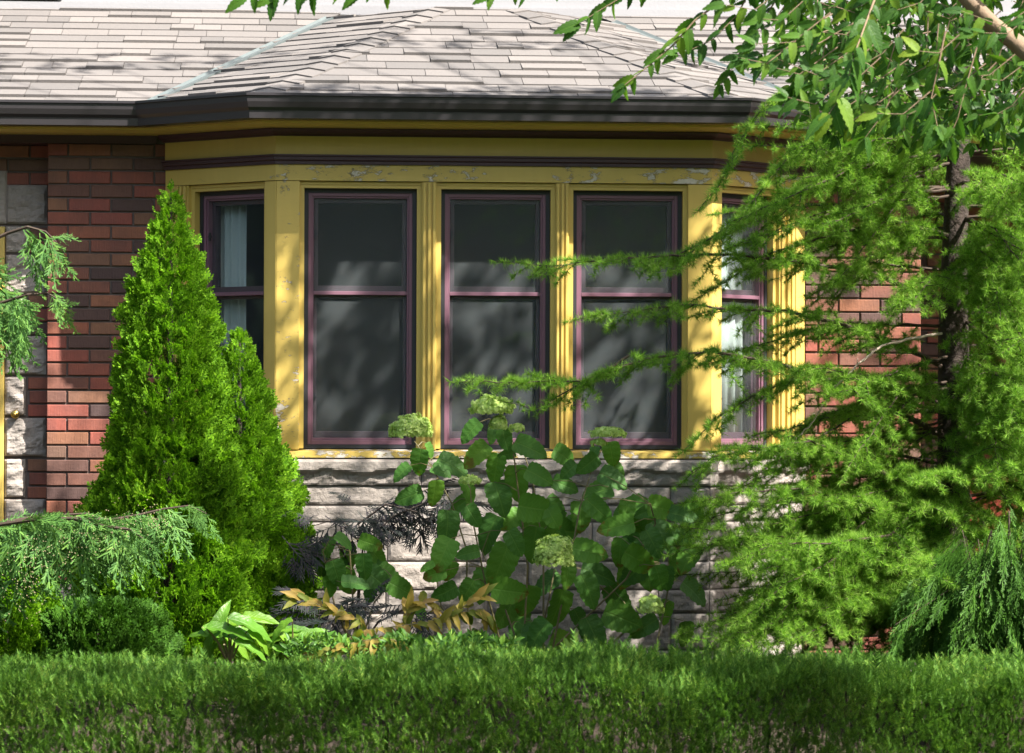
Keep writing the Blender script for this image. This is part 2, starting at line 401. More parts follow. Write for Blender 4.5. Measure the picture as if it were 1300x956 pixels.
def t_lace(seed=0):
    g = random.Random(seed); q = [quad((0, 0, 0), (0, .7, 0), .012, .008)]
    for i in range(9):
        t = .2+.5*i/8; s = 1 if i % 2 else -1
        if i == 8: s = 0
        L = .5*(1-.3*t)*g.uniform(.8, 1.2); a = (.9-.25*t)*s
        e = (L*math.sin(a), t+L*math.cos(a), g.uniform(-.15, .05)-.12)
        q.append(quad((0, t, 0), e, .017, .007))
        for k in (.3, .5, .7):
            m = [e[0]*k, t+(e[1]-t)*k, e[2]*k]
            for s2 in (1, -1):
                a2 = a+s2*.55; l2 = L*.4
                q.append(quad(m, (m[0]+l2*math.sin(a2), m[1]+l2*math.cos(a2), m[2]-.06), .022, .006))
    return t_quads(q)
T_LACE = [t_lace(s) for s in range(3)]
# ================================================================= HOUSE
H = empty('brick_house', (0, .47, .4), 'red brick house with a mustard yellow bay window and grey shingled roof', 'house')
F = [(-1.574, .47), (-1.04, 0), (1.04, 0), (1.566, .47)]
OV = .25; Z0 = 3.10; YW = .47
left_end = (-6.0, YW); right_end = (5.0, YW)
MAINP = [left_end, F[0], F[1], F[2], F[3], right_end]
gprof = [(.25, 3.0), (.335, 3.0), (.338, 3.035), (.352, 3.05), (.362, 3.075), (.364, 3.1), (.372, 3.103), (.372, 3.115), (.36, 3.115), (.355, 3.1), (.33, 3.02), (.26, 3.02), (.258, 3.10), (.25, 3.10)]
b = MB(); b.sweep(MAINP, gprof); b.build('gutter', M['gutter'], H)
b = MB(); b.sweep(MAINP, [(.0, 3.003), (.249, 3.003), (.249, 3.09), (.0, 3.09)]); b.build('soffit', M['yellow'], H)
b = MB(); b.sweep(MAINP, [(.0, 2.980), (.15, 2.980), (.19, 2.992), (.19, 3.0015), (.0, 3.0015)]); b.build('bed_moulding', M['yellow'], H)
b = MB(); b.sweep(MAINP[1:5], [(-.1, 2.946), (.03, 2.946), (.036, 2.952), (.05, 2.958), (.066, 2.972), (.066, 2.979), (-.1, 2.979)]); b.build('crown_moulding', M['maroon'], H)
b = MB(); b.sweep(MAINP[1:5], [(-.1, 2.858), (.014, 2.858), (.014, 2.945), (-.1, 2.945)]); b.build('frieze', M['yellow'], H)
b = MB(); b.sweep(MAINP[1:5], [(-.1, 2.812), (.022, 2.812), (.022, 2.826), (.034, 2.832), (.034, 2.846), (.042, 2.85), (.042, 2.857), (-.1, 2.857)]); b.build('lower_moulding', M['maroon'], H)
b = MB(); b.sweep(MAINP[1:5], [(-.1, 2.735), (.010, 2.735), (.010, 2.811), (-.1, 2.811)]); b.build('lintel', M['peel'], H)
b = MB(); b.sweep([left_end, (F[0][0]-.05, YW)], [(-.2, 2.940), (.02, 2.940), (.02, 2.979), (-.2, 2.979)]); b.build('frieze_board', M['maroon'], H); b = MB()
b.sweep([(F[3][0]+.05, YW), (5, YW)], [(-.2, 2.940), (.02, 2.940), (.02, 2.979), (-.2, 2.979)]); b.build('frieze_board', M['maroon'], H)
# sills
b = MB(); b.sweep(F, [(-.14, 1.419), (.035, 1.419), (.035, 1.447), (-.14, 1.466)]); b.build('wooden_sill', M['peel2'], H)
# --- window openings on the three faces
def seg(a, c):
    u = Vector((c[0]-a[0], c[1]-a[1], 0)); L = u.length; u.normalize(); n_ = Vector((u.y, -u.x, 0))
    def fr(s, w, z): return Vector((a[0], a[1], 0))+u*s+n_*w+Vector((0, 0, z))
    return fr, L
frF, LF = seg(F[1], F[2]); frL, LL = seg(F[0], F[1]); frR, LR = seg(F[2], F[3])
px = lambda x: at(x, 400, 0).x+1.04
ZB, ZT = 1.462, 2.732
opens = [(frF, px(380), px(535)), (frF, px(554), px(705)), (frF, px(722), px(873)), (frL, LL*.205, LL*.9), (frR, LR*.11, LR*.73)]
# posts and mullions (full height between sill and lintel)
def post(fr, s0, s1, mat, w=.004, name='post', ribs=0):
    b = MB(); b.box(s0, s1, -.10, w, ZB-.006, ZT+.001, fr)
    if ribs:
        wd = (s1-s0)
        for k in range(ribs):
            c = s0+wd*(k+.5)/ribs; b.box(c-wd/ribs*.27, c+wd/ribs*.27, w-.002, w+.011+.004*(k % 2), ZB+.003, ZT-.001, fr)
    return b.build(name, mat, H, bevel=.002)
post(frF, .0, opens[0][1], M['peel'], name='corner_post')
b = MB()
post(frF, opens[0][2], opens[1][1], M['yellow'], ribs=3, name='mullion')
post(frF, opens[1][2], opens[2][1], M['yellow'], ribs=3, name='mullion')
post(frF, opens[2][2], LF, M['yellow'], name='corner_post')
post(frL, .0, LL*.12, M['yellow'], name='flat_casing', w=.012)
post(frL, LL*.12+.001, opens[3][1], M['yellow'], ribs=2, name='ribbed_casing')
post(frL, opens[3][2], LL, M['yellow'], name='corner_post')
post(frR, 0, opens[4][1], M['yellow'], name='corner_post')
post(frR, opens[4][2], LR*.90, M['yellow'], ribs=3, name='ribbed_casing')
post(frR, LR*.90+.001, LR, M['yellow'], name='flat_casing', w=.012)
post(frR, LR+.001, LR+.02, M['yellow'], name='corner_post', w=-.01)
# casing trim round each opening (a step in the jambs)
def window(fr, s0, s1, screen=True, sheer=False):
    z0, z1 = ZB, ZT
    b = MB()
    j = .022
    b.box(s0, s0+j, -.1, -.018, z0, z1, fr); b.box(s1-j, s1, -.1, -.018, z0, z1, fr); b.box(s0+j, s1-j, -.1, -.018, z1-.03, z1, fr)
    b.box(s0, s1, -.102, -.012, z1-.014, z1, fr)
    b.build('window_casing', M['yellow'], H)
    s0 += j; s1 -= j; z1 -= .03
    b = MB(); t = .02                                   # charcoal lining
    b.box(s0, s0+t, -.16, -.055, z0, z1, fr); b.box(s1-t, s1, -.16, -.055, z0, z1, fr)
    b.box(s0+t, s1-t, -.16, -.055, z1-t, z1, fr); b.box(s0+t, s1-t, -.16, -.055, z0, z0+.018, fr)
    w = b.build('window', M['char'], H)
    s0 += t; s1 -= t; z1 -= t; z0 += .018
    def ring(s0, s1, z0, z1, t, w0, w1, m, name, tb=None):
        b = MB(); tb = tb or t
        b.box(s0, s0+t, w0, w1, z0, z1, fr); b.box(s1-t, s1, w0, w1, z0, z1, fr)
        b.box(s0+t, s1-t, w0, w1, z1-t, z1, fr); b.box(s0+t, s1-t, w0, w1, z0, z0+tb, fr)
        return b.build(name, m, w, bevel=.0015)
    ring(s0, s1, z0, z1, .016, -.15, -.06, M['mauve'], 'frame', .02)
    ring(s0+.016, s1-.016, z0+.02, z1-.016, .009, -.15, -.068, M['mauve'], 'inner_frame', .012)
    a0, a1, b0, b1 = s0+.025, s1-.025, z0+.032, z1-.025
    zm = b0+(b1-b0)*.604
    b = MB(); b.box(a0, a1, -.14, -.066, zm-.009, zm+.009, fr); b.build('meeting_rail', M['mauve'], w, bevel=.002)
    ring(a0+.002, a1-.002, zm+.01, b1-.001, .02, -.135, -.095, M['plum'], 'upper_sash', .026)
    ring(a0+.002, a1-.002, b0+.001, zm-.01, .014, -.145, -.105, M['plum'], 'lower_sash', .03)
    for (c0, c1, ww, nm) in ((zm+.03, b1-.02, -.113, 'glass'), (b0+.03, zm-.02, -.124, 'glass')):
        b = MB(); b.box(a0+.015, a1-.015, ww-.004, ww, c0, c1, fr); b.build(nm, M['glass'], w)
    b = MB()
    for c0, c1, ww in ((zm+.0095, b1, -.076), (b0, zm-.0095, -.086)):
        b.add([fr(a0, ww, c0), fr(a1, ww, c0), fr(a1, ww, c1), fr(a0, ww, c1)], [(0, 1, 2, 3)])
    b.build('insect_screen', M['sheer' if sheer else 'screen'], w)
    for zz in (zm+(b1-zm)*.62, b0+(zm-b0)*.28):         # little screen clips
        b = MB(); b.box(a0+.003, a0+.012, -.075, -.068, zz-.02, zz+.02, fr); b.box(a0+.003, a0+.02, -.072, -.064, zz-.005, zz+.005, fr)
        b.build('screen_clip', M['char'], w)
    return w
for i, (fr, s0, s1) in enumerate(opens): window(fr, s0, s1, True, i >= 3)
# curtains (hang inside: things of their own)
def curtain(fr, s0, s1, z0, z1, w, label, k=9, grp=None):
    n_ = 60; vs, fs = [], []
    for i in range(n_+1):
        s = s0+(s1-s0)*i/n_; ww = w+.012*math.sin(i/n_*k*2*math.pi)+.004*math.sin(i*1.3)
        vs += [fr(s, ww, z0), fr(s, ww+.004*math.sin(i), z1)]
    for i in range(n_): fs.append((2*i, 2*i+2, 2*i+3, 2*i+1))
    b = MB(); b.add(vs, fs); o = b.build('curtain', M['curtain'], None, True); tag(o, label, 'curtain', grp)
    md = o.modifiers.new('thick', 'SOLIDIFY'); md.thickness = .002
curtain(frL, LL*.06, LL*.52, ZB+.02, ZT-.06, -.168, 'white sheer curtain hanging inside the narrow side window beside the tall cone-shaped evergreen', 7)
curtain(frR, LR*.10, LR*.98, ZB+.02, ZT-.03, -.168, 'bright white curtain filling the sunlit side window behind the larch branches', 11)
# interior
b = MB()
def plane(*p): b.add(p, [(0, 1, 2, 3)])
plane((-1.9, 3, .6), (1.9, 3, .6), (1.9, 3, 3), (-1.9, 3, 3)); plane((-1.9, .5, .62), (1.9, .5, .62), (1.9, 3, .62), (-1.9, 3, .62))
plane((-1.9, .5, 2.95), (-1.9, 3, 2.95), (1.9, 3, 2.95), (1.9, .5, 2.95)); plane((-1.9, .6, .6), (-1.9, 3, .6), (-1.9, 3, 3), (-1.9, .6, 3)); plane((1.9, .6, .6), (1.9, .6, 3), (1.9, 3, 3), (1.9, 3, .6))
b.add([(F[0][0]+.02, .5, 2.93), (F[1][0], .1, 2.93), (F[2][0], .1, 2.93), (F[3][0]-.02, .5, 2.93)], [(0, 1, 2, 3)])
b.add([(F[0][0]+.02, .5, 1.40), (F[1][0], .1, 1.40), (F[2][0], .1, 1.40), (F[3][0]-.02, .5, 1.40)], [(0, 1, 2, 3)])
b.build('interior', M['room'], H)
# --- brick walls
CO = .067
def bricks(name, x0, x1, z0, z1, Y, ztop_ref=2.940, hole=None, mirror=False, ncorner=None):
    g = random.Random(len(name)+int(x0*100)); b = MB(); n_ = int((ztop_ref-z0)/CO)+1
    bl = .209
    for r_ in range(n_):
        zt = ztop_ref-.002-r_*CO; zb = zt-CO+.0095
        if zb < z0 or zt > z1+.001: continue
        x = 0; first = True
        while x < (x1-x0)-.02:
            l = (bl/2-.003 if (r_ % 2 == 0) else bl) if first else bl
            first = False; e = min(x+l-.009, x1-x0)
            a0, a1 = (x0+x, x0+e) if not mirror else (x1-e, x1-x)
            x += l
            if a1-a0 < .015: continue
            if hole and hole(a0, a1, zb, zt):
                a = hole(a0, a1, zb, zt)
                if a is True: continue
                a0, a1 = a
                if a1-a0 < .015: continue
            d = g.uniform(-.0015, .0015); j = lambda: g.uniform(-.0012, .0012)
            zz0, zz1 = zb+j(), zt+j()
            c = .003
            f0 = [(a0, Y+.02, zz0), (a1, Y+.02, zz0), (a1, Y+.02, zz1), (a0, Y+.02, zz1)]
            f1 = [(a0, Y+c+d, zz0), (a1, Y+c+d, zz0), (a1, Y+c+d, zz1), (a0, Y+c+d, zz1)]
            f2 = [(a0+c, Y+d, zz0+c), (a1-c, Y+d, zz0+c), (a1-c, Y+d, zz1-c), (a0+c, Y+d, zz1-c)]
            fs = []
            for o_ in (0, 4):
                for k in range(4): fs.append((o_+k, o_+(k+1) % 4, o_+4+(k+1) % 4, o_+4+k))
            fs.append((8, 9, 10, 11)); b.add(f0+f1+f2, fs)
    return b.build(name, M['brick'], H)
xp = at(60, 400, YW).x; xr = at(1169, 400, YW).x
bricks('brick_wall', xp, F[0][0]+.0, .78, 2.96, YW)
bricks('brick_wall', F[3][0]+.012, xr, .30, 2.96, YW, mirror=True)
b = MB(); b.box(xp+.002, F[0][0]+.03, YW+.012, YW+.5, .3, 2.99); b.build('wall_core', M['mortar'], H)
b = MB(); b.box(F[3][0]-.03, xr-.002, YW+.012, YW+.5, .3, 2.99); b.build('wall_core', M['mortar'], H)
# recessed wall on the left, with stone quoins
YR = YW+.13
xs0 = at(7, 400, YR).x; xs1 = at(59, 400, YR).x; xsm = at(33, 400, YR).x
zq = lambda y: at(30, y, YR).z
quo = [(633, 684, 1), (582, 632, 0), (530, 580, 1), (478, 528, 0), (426, 476, 1), (375, 424, 0), (323, 373, 1), (287, 321, 0), (234, 285, 1)]
def inquo(a0, a1, zb, zt):
    zc = (zb+zt)/2
    if zc > zq(234): return None
    if zc < zq(684): return None
    for y0, y1, big in quo:
        if zq(y1)-.01 <= zc <= zq(y0)+.01:
            lim = xs1 if big else xsm
            if a1 <= lim+.02: return True
            return (max(a0, lim+.012), a1) if a0 < lim else None
    return True if a1 <= xsm else None
bricks('recessed_brick_wall', xs0-.5, xp-.001, .78, 2.96, YR, hole=inquo, mirror=True)
b = MB(); b.box(xs0-.6, xp+.05, YR+.012, YR+.3, .3, 2.99); b.build('wall_core', M['mortar'], H)
def rough_stone(b, fr, s0, s1, z0, z1, depth=.03, seed=0, nx=None, w0=0.0, sill=False):
    """rock-faced block: margins flush, face broken"""
    nx = nx or max(6, int((s1-s0)/.012)); nz = max(6, int((z1-z0)/.009)); vs, fs = [], []
    for i in range(nx+1):
        for k in range(nz+1):
            u, v = i/nx, k/nz; s = s0+(s1-s0)*u; z = z0+(z1-z0)*v
            e = min(u*(s1-s0), (1-u)*(s1-s0), v*(z1-z0), (1-v)*(z1-z0)); e = min(1, e/.011)
            P = Vector((s*7+seed*3.1, z*11, seed*1.7))
            h = mnoise.ridged_multi_fractal(P, 1.0, 2.1, 5, 1.0, 2.0)*.35+mnoise.noise(P*2.3)*.4+mnoise.noise(P*6)*.18
            if sill:                     # overhanging chiselled lip
                lip = .5+.16*mnoise.noise(Vector((s*6, seed, 0)))+.1*mnoise.noise(Vector((s*19, seed, 3)))
                k_ = min(1, max(0, (v-lip+.09)/.18)); k_ = k_*k_*(3-2*k_); h = (h*.22+.85)*k_+(h*.6-.2+v*.7)*(1-k_)
            w = w0+depth*(h*.8+.1)*e
            vs.append(fr(s, w, z))
    for i in range(nx):
        for k in range(nz):
            a = i*(nz+1)+k; fs.append((a, a+nz+1, a+nz+2, a+1))
    n1 = len(vs)
    # sides
    bd = [(i, 0) for i in range(nx+1)]+[(nx, k) for k in range(1, nz+1)]+[(i, nz) for i in range(nx-1, -1, -1)]+[(0, k) for k in range(nz-1, 0, -1)]
    for (i, k) in bd: vs.append(fr(s0+(s1-s0)*i/nx, w0-.04, z0+(z1-z0)*k/nz))
    m = len(bd)
    for q in range(m):
        i, k = bd[q]; i2, k2 = bd[(q+1) % m]; fs.append((i*(nz+1)+k, n1+q, n1+(q+1) % m, i2*(nz+1)+k2))
    b.add(vs, fs)
frQ = lambda s, w, z: Vector((s, YR-w, z))
b = MB()
for i, (y0, y1, big) in enumerate(quo): rough_stone(b, frQ, xs0, xs1 if big else xsm, zq(y1)+.003, zq(y0)-.003, .035, i+3)
b.build('stone_quoins', M['stone'], H)
b = MB(); rough_stone(b, frQ, xs0-.9, at(9, 300, YR).x, zq(284), zq(217), .03, 33); b.build('stone_lintel', M['stone'], H)
b = MB(); x8 = at(6, 400, YR).x
b.box(x8-.14, x8, YR-.02, YR+.1, .78, zq(288)); b.box(x8-.16, x8-.14, YR, YR+.1, .78, zq(288))
b.build('door_frame', M['yellow'], H, bevel=.004)
b = MB(); b.box(x8-1.1, x8-.16, YR+.06, YR+.1, .78, zq(288)); b.build('door', M['door'], H)
# far right recess
frN = lambda s, w, z: Vector((s, YW-w, z))
bricks('recessed_brick_wall', xr+.002, 4.6, .45, 2.96, YW+.85)
b = MB(); b.box(xr-.1, 4.7, YW+.865, YW+1.1, .3, 2.99); b.build('wall_core', M['mortar'], H)
b = MB(); b2 = MB(); b2.box(xr-.05, 4.8, YW+.02, YW+1.2, 3.004, 3.03); b2.build('recess_ceiling', M['yellow'], H); x0_ = at(1232, 400, YW+.8).x; b.box(x0_, x0_+.9, YW+.8, YW+.84, .5, 2.1); b.build('red_door', M['door'], H)
# --- bay foundation: rough limestone
b = MB(); b.sweep(F, [(-.3, .2), (-.006, .2), (-.006, 1.415), (-.3, 1.415)]); b.build('foundation_core', M['smortar'], H)
rows = [(618, 640), (643, 661), (664, 711), (714, 747), (750, 777), (780, 824), (827, 862), (865, 895)]
for si, (fr, L, nm) in enumerate(((frF, LF, 'F'), (frL, LL, 'L'), (frR, LR, 'R'))):
    b = MB(); g = random.Random(5+si)
    for ri, (y0, y1) in enumerate(rows):
        z1, z0 = at(630, y0, 0).z, at(630, y1, 0).z; x = 0.0
        while x < L:
            l = g.uniform(.32, .75) if (z1-z0) < .09 else g.uniform(.28, .55)
            if L-x-l < .12: l = L-x
            rough_stone(b, fr, x+.003, x+l-.003, z0-.001, z1+.001, .014, ri*17+int(x*50)+si*5); x += l
    b.build('foundation_stones', M['stone'], H)
    b = MB(); x = 0
    n_ = 3 if si == 0 else 1
    for k in range(n_): rough_stone(b, fr, L*k/n_+(.002 if k else -.01), L*(k+1)/n_-(.002 if k < n_-1 else -.01), 1.288, 1.4165, .045, k+60+si*4, sill=True, w0=.012)
    b.build('stone_sill', M['stone'], H)
g = random.Random(3)
for fr_, xa, xb in ((frN, xp-.0, F[0][0]),):
    b = MB()
    for z0, z1 in ((.64, .775), (.49, .635), (.3, .485)):
        x = xa
        while x < xb-.02:
            l = min(g.uniform(.3, .5), xb-x); rough_stone(b, fr_, x+.004, x+l-.004, z0, z1, .03, int(x*40)); x += l
    b.build('wall_base_stones', M['stone'], H)
# --- roof
def clip(poly, a, b_, c):          # keep a*x+b*y<=c
    out = []
    for i in range(len(poly)):
        p, q = poly[i], poly[(i+1) % len(poly)]; dp, dq = a*p[0]+b_*p[1]-c, a*q[0]+b_*q[1]-c
        if dp <= 0: out.append(p)
        if (dp < 0 < dq) or (dq < 0 < dp):
            t = dp/(dp-dq); out.append((p[0]+(q[0]-p[0])*t, p[1]+(q[1]-p[1])*t))
    return out
def shingles(b, corners, seed):
    """corners: plane polygon, first two = eave; courses of laminated tabs clipped to it"""
    O, E = Vector(corners[0]), Vector(corners[1]); u = (E-O).normalized(); nn = None
    nrm = (E-O).cross(Vector(corners[2])-O).normalized()
    if nrm.z < 0: nrm = -nrm
    v = nrm.cross(u)
    if v.z < 0: v = -v
    P2 = [((Vector(c)-O).dot(u), (Vector(c)-O).dot(v)) for c in corners]
    A = sum(P2[i][0]*P2[(i+1) % len(P2)][1]-P2[(i+1) % len(P2)][0]*P2[i][1] for i in range(len(P2)))
    if A < 0: P2 = P2[::-1]
    umin, umax = min(p[0] for p in P2), max(p[0] for p in P2); vmax = max(p[1] for p in P2)
    g = random.Random(seed); e = .1465; r_ = 0
    b.add([O+u*p[0]+v*p[1] for p in P2], [tuple(range(len(P2)))])
    while r_*e < vmax:
        x = umin-g.uniform(0, .3)
        while x < umax:
            l = g.choice((.12, .16, .2, .24, .3, .36))*g.uniform(.9, 1.1); hi = g.choice((.006, .008, .016))
            poly = [(x+.0015, r_*e-.01), (x+l-.0015, r_*e-.01), (x+l-.0015, (r_+1)*e+.02), (x+.0015, (r_+1)*e+.02)]
            for i in range(len(P2)):
                p, q = P2[i], P2[(i+1) % len(P2)]; a_, b__ = q[1]-p[1], -(q[0]-p[0])
                if i != None and poly: poly = clip(poly, a_, b__, a_*p[0]+b__*p[1]+(.012*math.hypot(a_, b__) if abs(p[1])+abs(q[1]) < 1e-4 else 0))
            x += l
            if len(poly) < 3: continue
            lo_ = r_*e-.01
            top = [O+u*p[0]+v*p[1]+nrm*(.003+hi*(1-(p[1]-lo_)/(e+.03))) for p in poly]; bot = [O+u*p[0]+v*p[1]+nrm*.001 for p in poly]
            k = len(poly); b.add(top+bot, [tuple(range(k))]+[(i, k+i, k+(i+1) % k, (i+1) % k) for i in range(k)])
        r_ += 1
tp = math.tan(R(19.8))
offp = []
def off(path, o):
    bb = MB(); bb.sweep(path, [(o, 0), (o+.001, 0), (o, 1)]); return [Vector((bb.v[i*3][0], bb.v[i*3][1], Z0)) for i in range(len(path))]
EV = off(MAINP, OV+.01)
ZTm = 3.816
YT = EV[0].y+(ZTm-Z0)/tp
ZTb = 3.75
AL = at(553, 12, 1.54); AR = at(660, 12, 1.54); ZTb = AL.z; YB = 1.54; AR.z = ZTb
VL, ELc, ERc, VR = EV[1], EV[2], EV[3], EV[4]
nm_main = Vector((0, -tp, 1)).normalized()
def plane_n(p, q, r_):
    n_ = (q-p).cross(r_-p).normalized(); return n_ if n_.z > 0 else -n_
nL = plane_n(VL, ELc, AL); nR = plane_n(ERc, VR, AR)
def valley(V0, n_, ztop):
    d = n_.cross(nm_main).normalized(); d = d if d.z > 0 else -d; return V0+d*((ztop-V0.z)/d.z)
VTL = valley(VL, nL, ZTb-.005); VTR = valley(VR, nR, ZTb-.005)
b = MB(); Lm = Vector((-6, EV[0].y, Z0)); TLm = Vector((-6, YT, ZTm)); vd = (VTL-VL)
VTLm = VL+vd*((ZTm-Z0)/(VTL.z-Z0)); VTRm = VR+(VTR-VR)*((ZTm-Z0)/(VTR.z-Z0))
shingles(b, [Lm, VL, VTLm, TLm], 1)
shingles(b, [VR, Vector((5, EV[5].y, Z0)), Vector((5, YT, ZTm)), VTRm], 2)
b.build('roof_slope', M['shingle'], H)
b = MB(); shingles(b, [ELc, ERc, AR, AL], 3); shingles(b, [VL, ELc, AL, VTL], 4); shingles(b, [ERc, VR, VTR, AR], 5)
b.add([AL, AR, Vector((AR.x, 2.0, ZTb)), Vector((AL.x, 2.0, ZTb))], [(0, 1, 2, 3)])
b.add([VTL, AL, Vector((AL.x, 2.0, ZTb)), Vector((VTL.x, 2.0, ZTb))], [(0, 1, 2, 3)])
b.add([AR, VTR, Vector((VTR.x, 2.0, ZTb)), Vector((AR.x, 2.0, ZTb))], [(0, 1, 2, 3)])
b.build('bay_roof', M['shingle'], H)
for p, q, n1, n2 in ((ELc, AL, nL, plane_n(ELc, ERc, AL)), (ERc, AR, plane_n(ELc, ERc, AL), nR)):
    b = MB(); d = (q-p); L = d.length; d.normalize(); w1 = n1.cross(d); w2 = n2.cross(d)
    up = (n1+n2).normalized()
    if w1.dot(w2) > 0:
        pass
    sgn = 1 if (w1-(w1.dot(d))*d).x < 0 else -1
    a1 = w1*sgn if n1 is nL else -w1*sgn if False else w1*sgn
    a1 = w1 if w1.x < 0 else -w1; a2 = w2 if w2.x > 0 else -w2
    s = 0.0
    while s < L:
        e = min(s+.19, L); h0, h1 = .022, .012
        A0, A1 = p+d*s+up*h0, p+d*e+up*h1
        for ax, nx_ in ((a1, n1), (a2, n2)):
            B0, B1 = p+d*s+ax*.085+nx_*(h0-.004), p+d*e+ax*.085+nx_*(h1-.004)
            b.add([A0, A1, B1, B0, A0-up*.012, A1-up*.012, B1-up*.012, B0-up*.012], [(0, 1, 2, 3), (3, 2, 6, 7), (0, 3, 7, 4), (1, 5, 6, 2)])
        s += .145
    b.build('hip_cap', M['shingle'], H)
for V0, V1, n_, sx in ((VL, VTL, nL, 1), (VR, VTR, nR, -1)):      # open valley flashing
    b = MB(); d = (V1-V0).normalized(); a1 = n_.cross(d); a2 = nm_main.cross(d)
    a1 = a1 if a1.x*sx > 0 else -a1; a2 = a2 if a2.x*sx < 0 else -a2
    V0_ = V0-d*.02
    pts = []
    for V in (V0_, V1): pts += [V+a2*.015+nm_main*.02, V+nm_main*.012, V+a1*(.05 if sx > 0 else .022)+n_*(.016 if sx > 0 else .006)]
    pts += [p-Vector((0, 0, .02)) for p in pts]
    b.add(pts, [(0, 1, 4, 3), (1, 2, 5, 4), (2, 8, 11, 5), (0, 3, 9, 6)]); b.build('valley_flashing', M['tin'], H)
b = MB(); b.box(-6, 5, YT-.02, YT+.2, 3.6, 6.2); b.build('upper_wall', M['siding'], H)
b = MB(); b.box(-6, 5, YT-.05, YT-.02, ZTm-.02, ZTm+.03); b.build('wall_flashing', M['siding'], H)
x80 = at(79, 5, YT).x
b = MB(); b.box(x80-1.2, x80, YT-.06, YT-.01, ZTm+.045, 4.8); b.build('upper_trim', M['maroon'], H)
# brass fixture on the quoin joint
p = at(20, 526, YR)-Vector((0, .045, 0)); br = empty('doorbell', p, 'small round brass fixture on the stone blocks beside the yellow door frame', 'doorbell')
b = MB(); b.tube([p+Vector((0, .06, 0)), p, p-Vector((0, .006, 0))], [.02, .02, .016], 20); b.build('mounting_ring', M['brass'], br, True)
b = MB(); b.tube([p, p-Vector((0, .014, 0)), p-Vector((0, .02, 0))], [.009, .008, .004], 14); b.build('push_button', M['brass'], br, True)
# ================================================================= GROUND
def gz(y): return .12+(.45-.12)*min(1, max(0, (y+2.2)/1.2))
ys = [-60, -40, -20, -8, -3.2, -2.2, -1.9, -1.6, -1.3, -1.0, -.5, 0, .5, 1.5, 6, 30]; xs = np.linspace(-40, 40, 81)
V = [(x, y, (gz(y) if y > -3.3 else .0)) for y in ys for x in xs]
Fq = [(j*81+i, j*81+i+1, (j+1)*81+i+1, (j+1)*81+i) for j in range(len(ys)-1) for i in range(80)]
tag(npmesh('ground', V, Fq, M['soil']), kind='structure')
V = [(x, y, .02) for y in (-60, -3.25) for x in (-40, 40)]
tag(npmesh('lawn', V, [(0, 1, 3, 2)], M['grass']), kind='structure')
# ================================================================= PLANTS
def lump(P, s=3.0, seed=0):
    return np.array([mnoise.noise(Vector((p[0]*s+seed, p[1]*s, p[2]*s))) for p in P])
def conifer_cone(name, px_c, Y, prof, n_, mat, label, group=None, size=.075, seed=1, depth_sc=.9, cat='evergreen shrub', ybase=832):
    """prof: list of (py, radius px); dense upright sprays over a lumpy surface"""
    g = np.random.default_rng(seed); sc = FPX/(Y+15)
    zt = [at(px_c, y, Y).z for y, r_ in prof]; rr = [r_/sc for y, r_ in prof]
    cx = at(px_c, 500, Y).x; zb = zt[-1]
    root = empty(name, (cx, Y, gz(Y)), label, cat, group)
    b = MB(); b.tube([(cx, Y, gz(Y)-.05), (cx, Y, zb+(zt[0]-zb)*.5), (cx, Y, zt[0]-.03)], [.03, .018, .004], 8); b.build('trunk', M['bark'], root)
    z = np.array(zt[::-1]); r_ = np.array(rr[::-1])
    # area weighted z
    zz = np.linspace(z[0], z[-1], 400); rz = np.interp(zz, z, r_)+.012; cdf = np.cumsum(rz); cdf /= cdf[-1]
    Z = np.interp(g.random(n_), cdf, zz); th = g.random(n_)*2*math.pi
    rad = np.interp(Z, z, r_)
    dirr = np.stack([np.cos(th), np.sin(th)*depth_sc, np.zeros(n_)], 1)
    base = np.stack([np.cos(th)*.45, np.sin(th)*.45, Z], 1)
    lm = lump(base, 4.2, seed)*.34+lump(base, 11, seed+5)*.24
    lay = 1-.38*g.random(n_)**2.2
    P = np.stack([cx+dirr[:, 0]*rad*(1+lm)*lay, Y+dirr[:, 1]*rad*(1+lm)*lay, Z], 1)
    D = dirr*g.uniform(.35, 1.0, (n_, 1))+np.array([0, 0, 1])*g.uniform(.35, 1.1, (n_, 1))+unit(n_, g)*.35
    s = size*g.uniform(.6, 1.15, n_)*np.clip(.55+rad/np.max(rad)*.6, .5, 1)
    Nn = unit(n_, g)+np.cross(dirr, [0, 0, 1])*.9+dirr*.3
    Mx = frames(D, Nn, s); k = g.integers(0, 4, n_)
    scatter_multi('foliage', [(T_SPRAY[i], P[k == i], Mx[k == i]) for i in range(4)], mat, root)
    return root
conifer_cone('arborvitae', 216, -.85, [(242, 2), (262, 8), (300, 21), (350, 34), (400, 46), (450, 53), (500, 57), (550, 64), (600, 78), (650, 92), (700, 102), (760, 110), (835, 104)],
             8500, M['thuja'], 'tall bright green cone-shaped evergreen in front of the brick wall', 'cone-shaped evergreens beside the bay', .085, 3)
conifer_cone('arborvitae', 304, -.62, [(424, 2), (445, 9), (475, 20), (510, 29), (560, 40), (610, 54), (660, 66), (720, 76), (800, 82), (840, 80)],
             5200, M['thuja'], 'shorter cone-shaped evergreen touching the yellow corner post of the bay', 'cone-shaped evergreens beside the bay', .08, 5)
conifer_cone('globe_evergreen', 128, -1.45, [(768, 20), (778, 52), (795, 72), (820, 80), (850, 76)], 1800, M['thuja2'],
             'low rounded green shrub at the foot of the tall cone-shaped evergreen', None, .075, 9)
conifer_cone('globe_evergreen', 6, -1.5, [(700, 18), (730, 40), (770, 55), (810, 62), (850, 60)], 1900, M['thuja'],
             'rounded shrub with lime green tips under the drooping conifer branch', None, .075, 12)
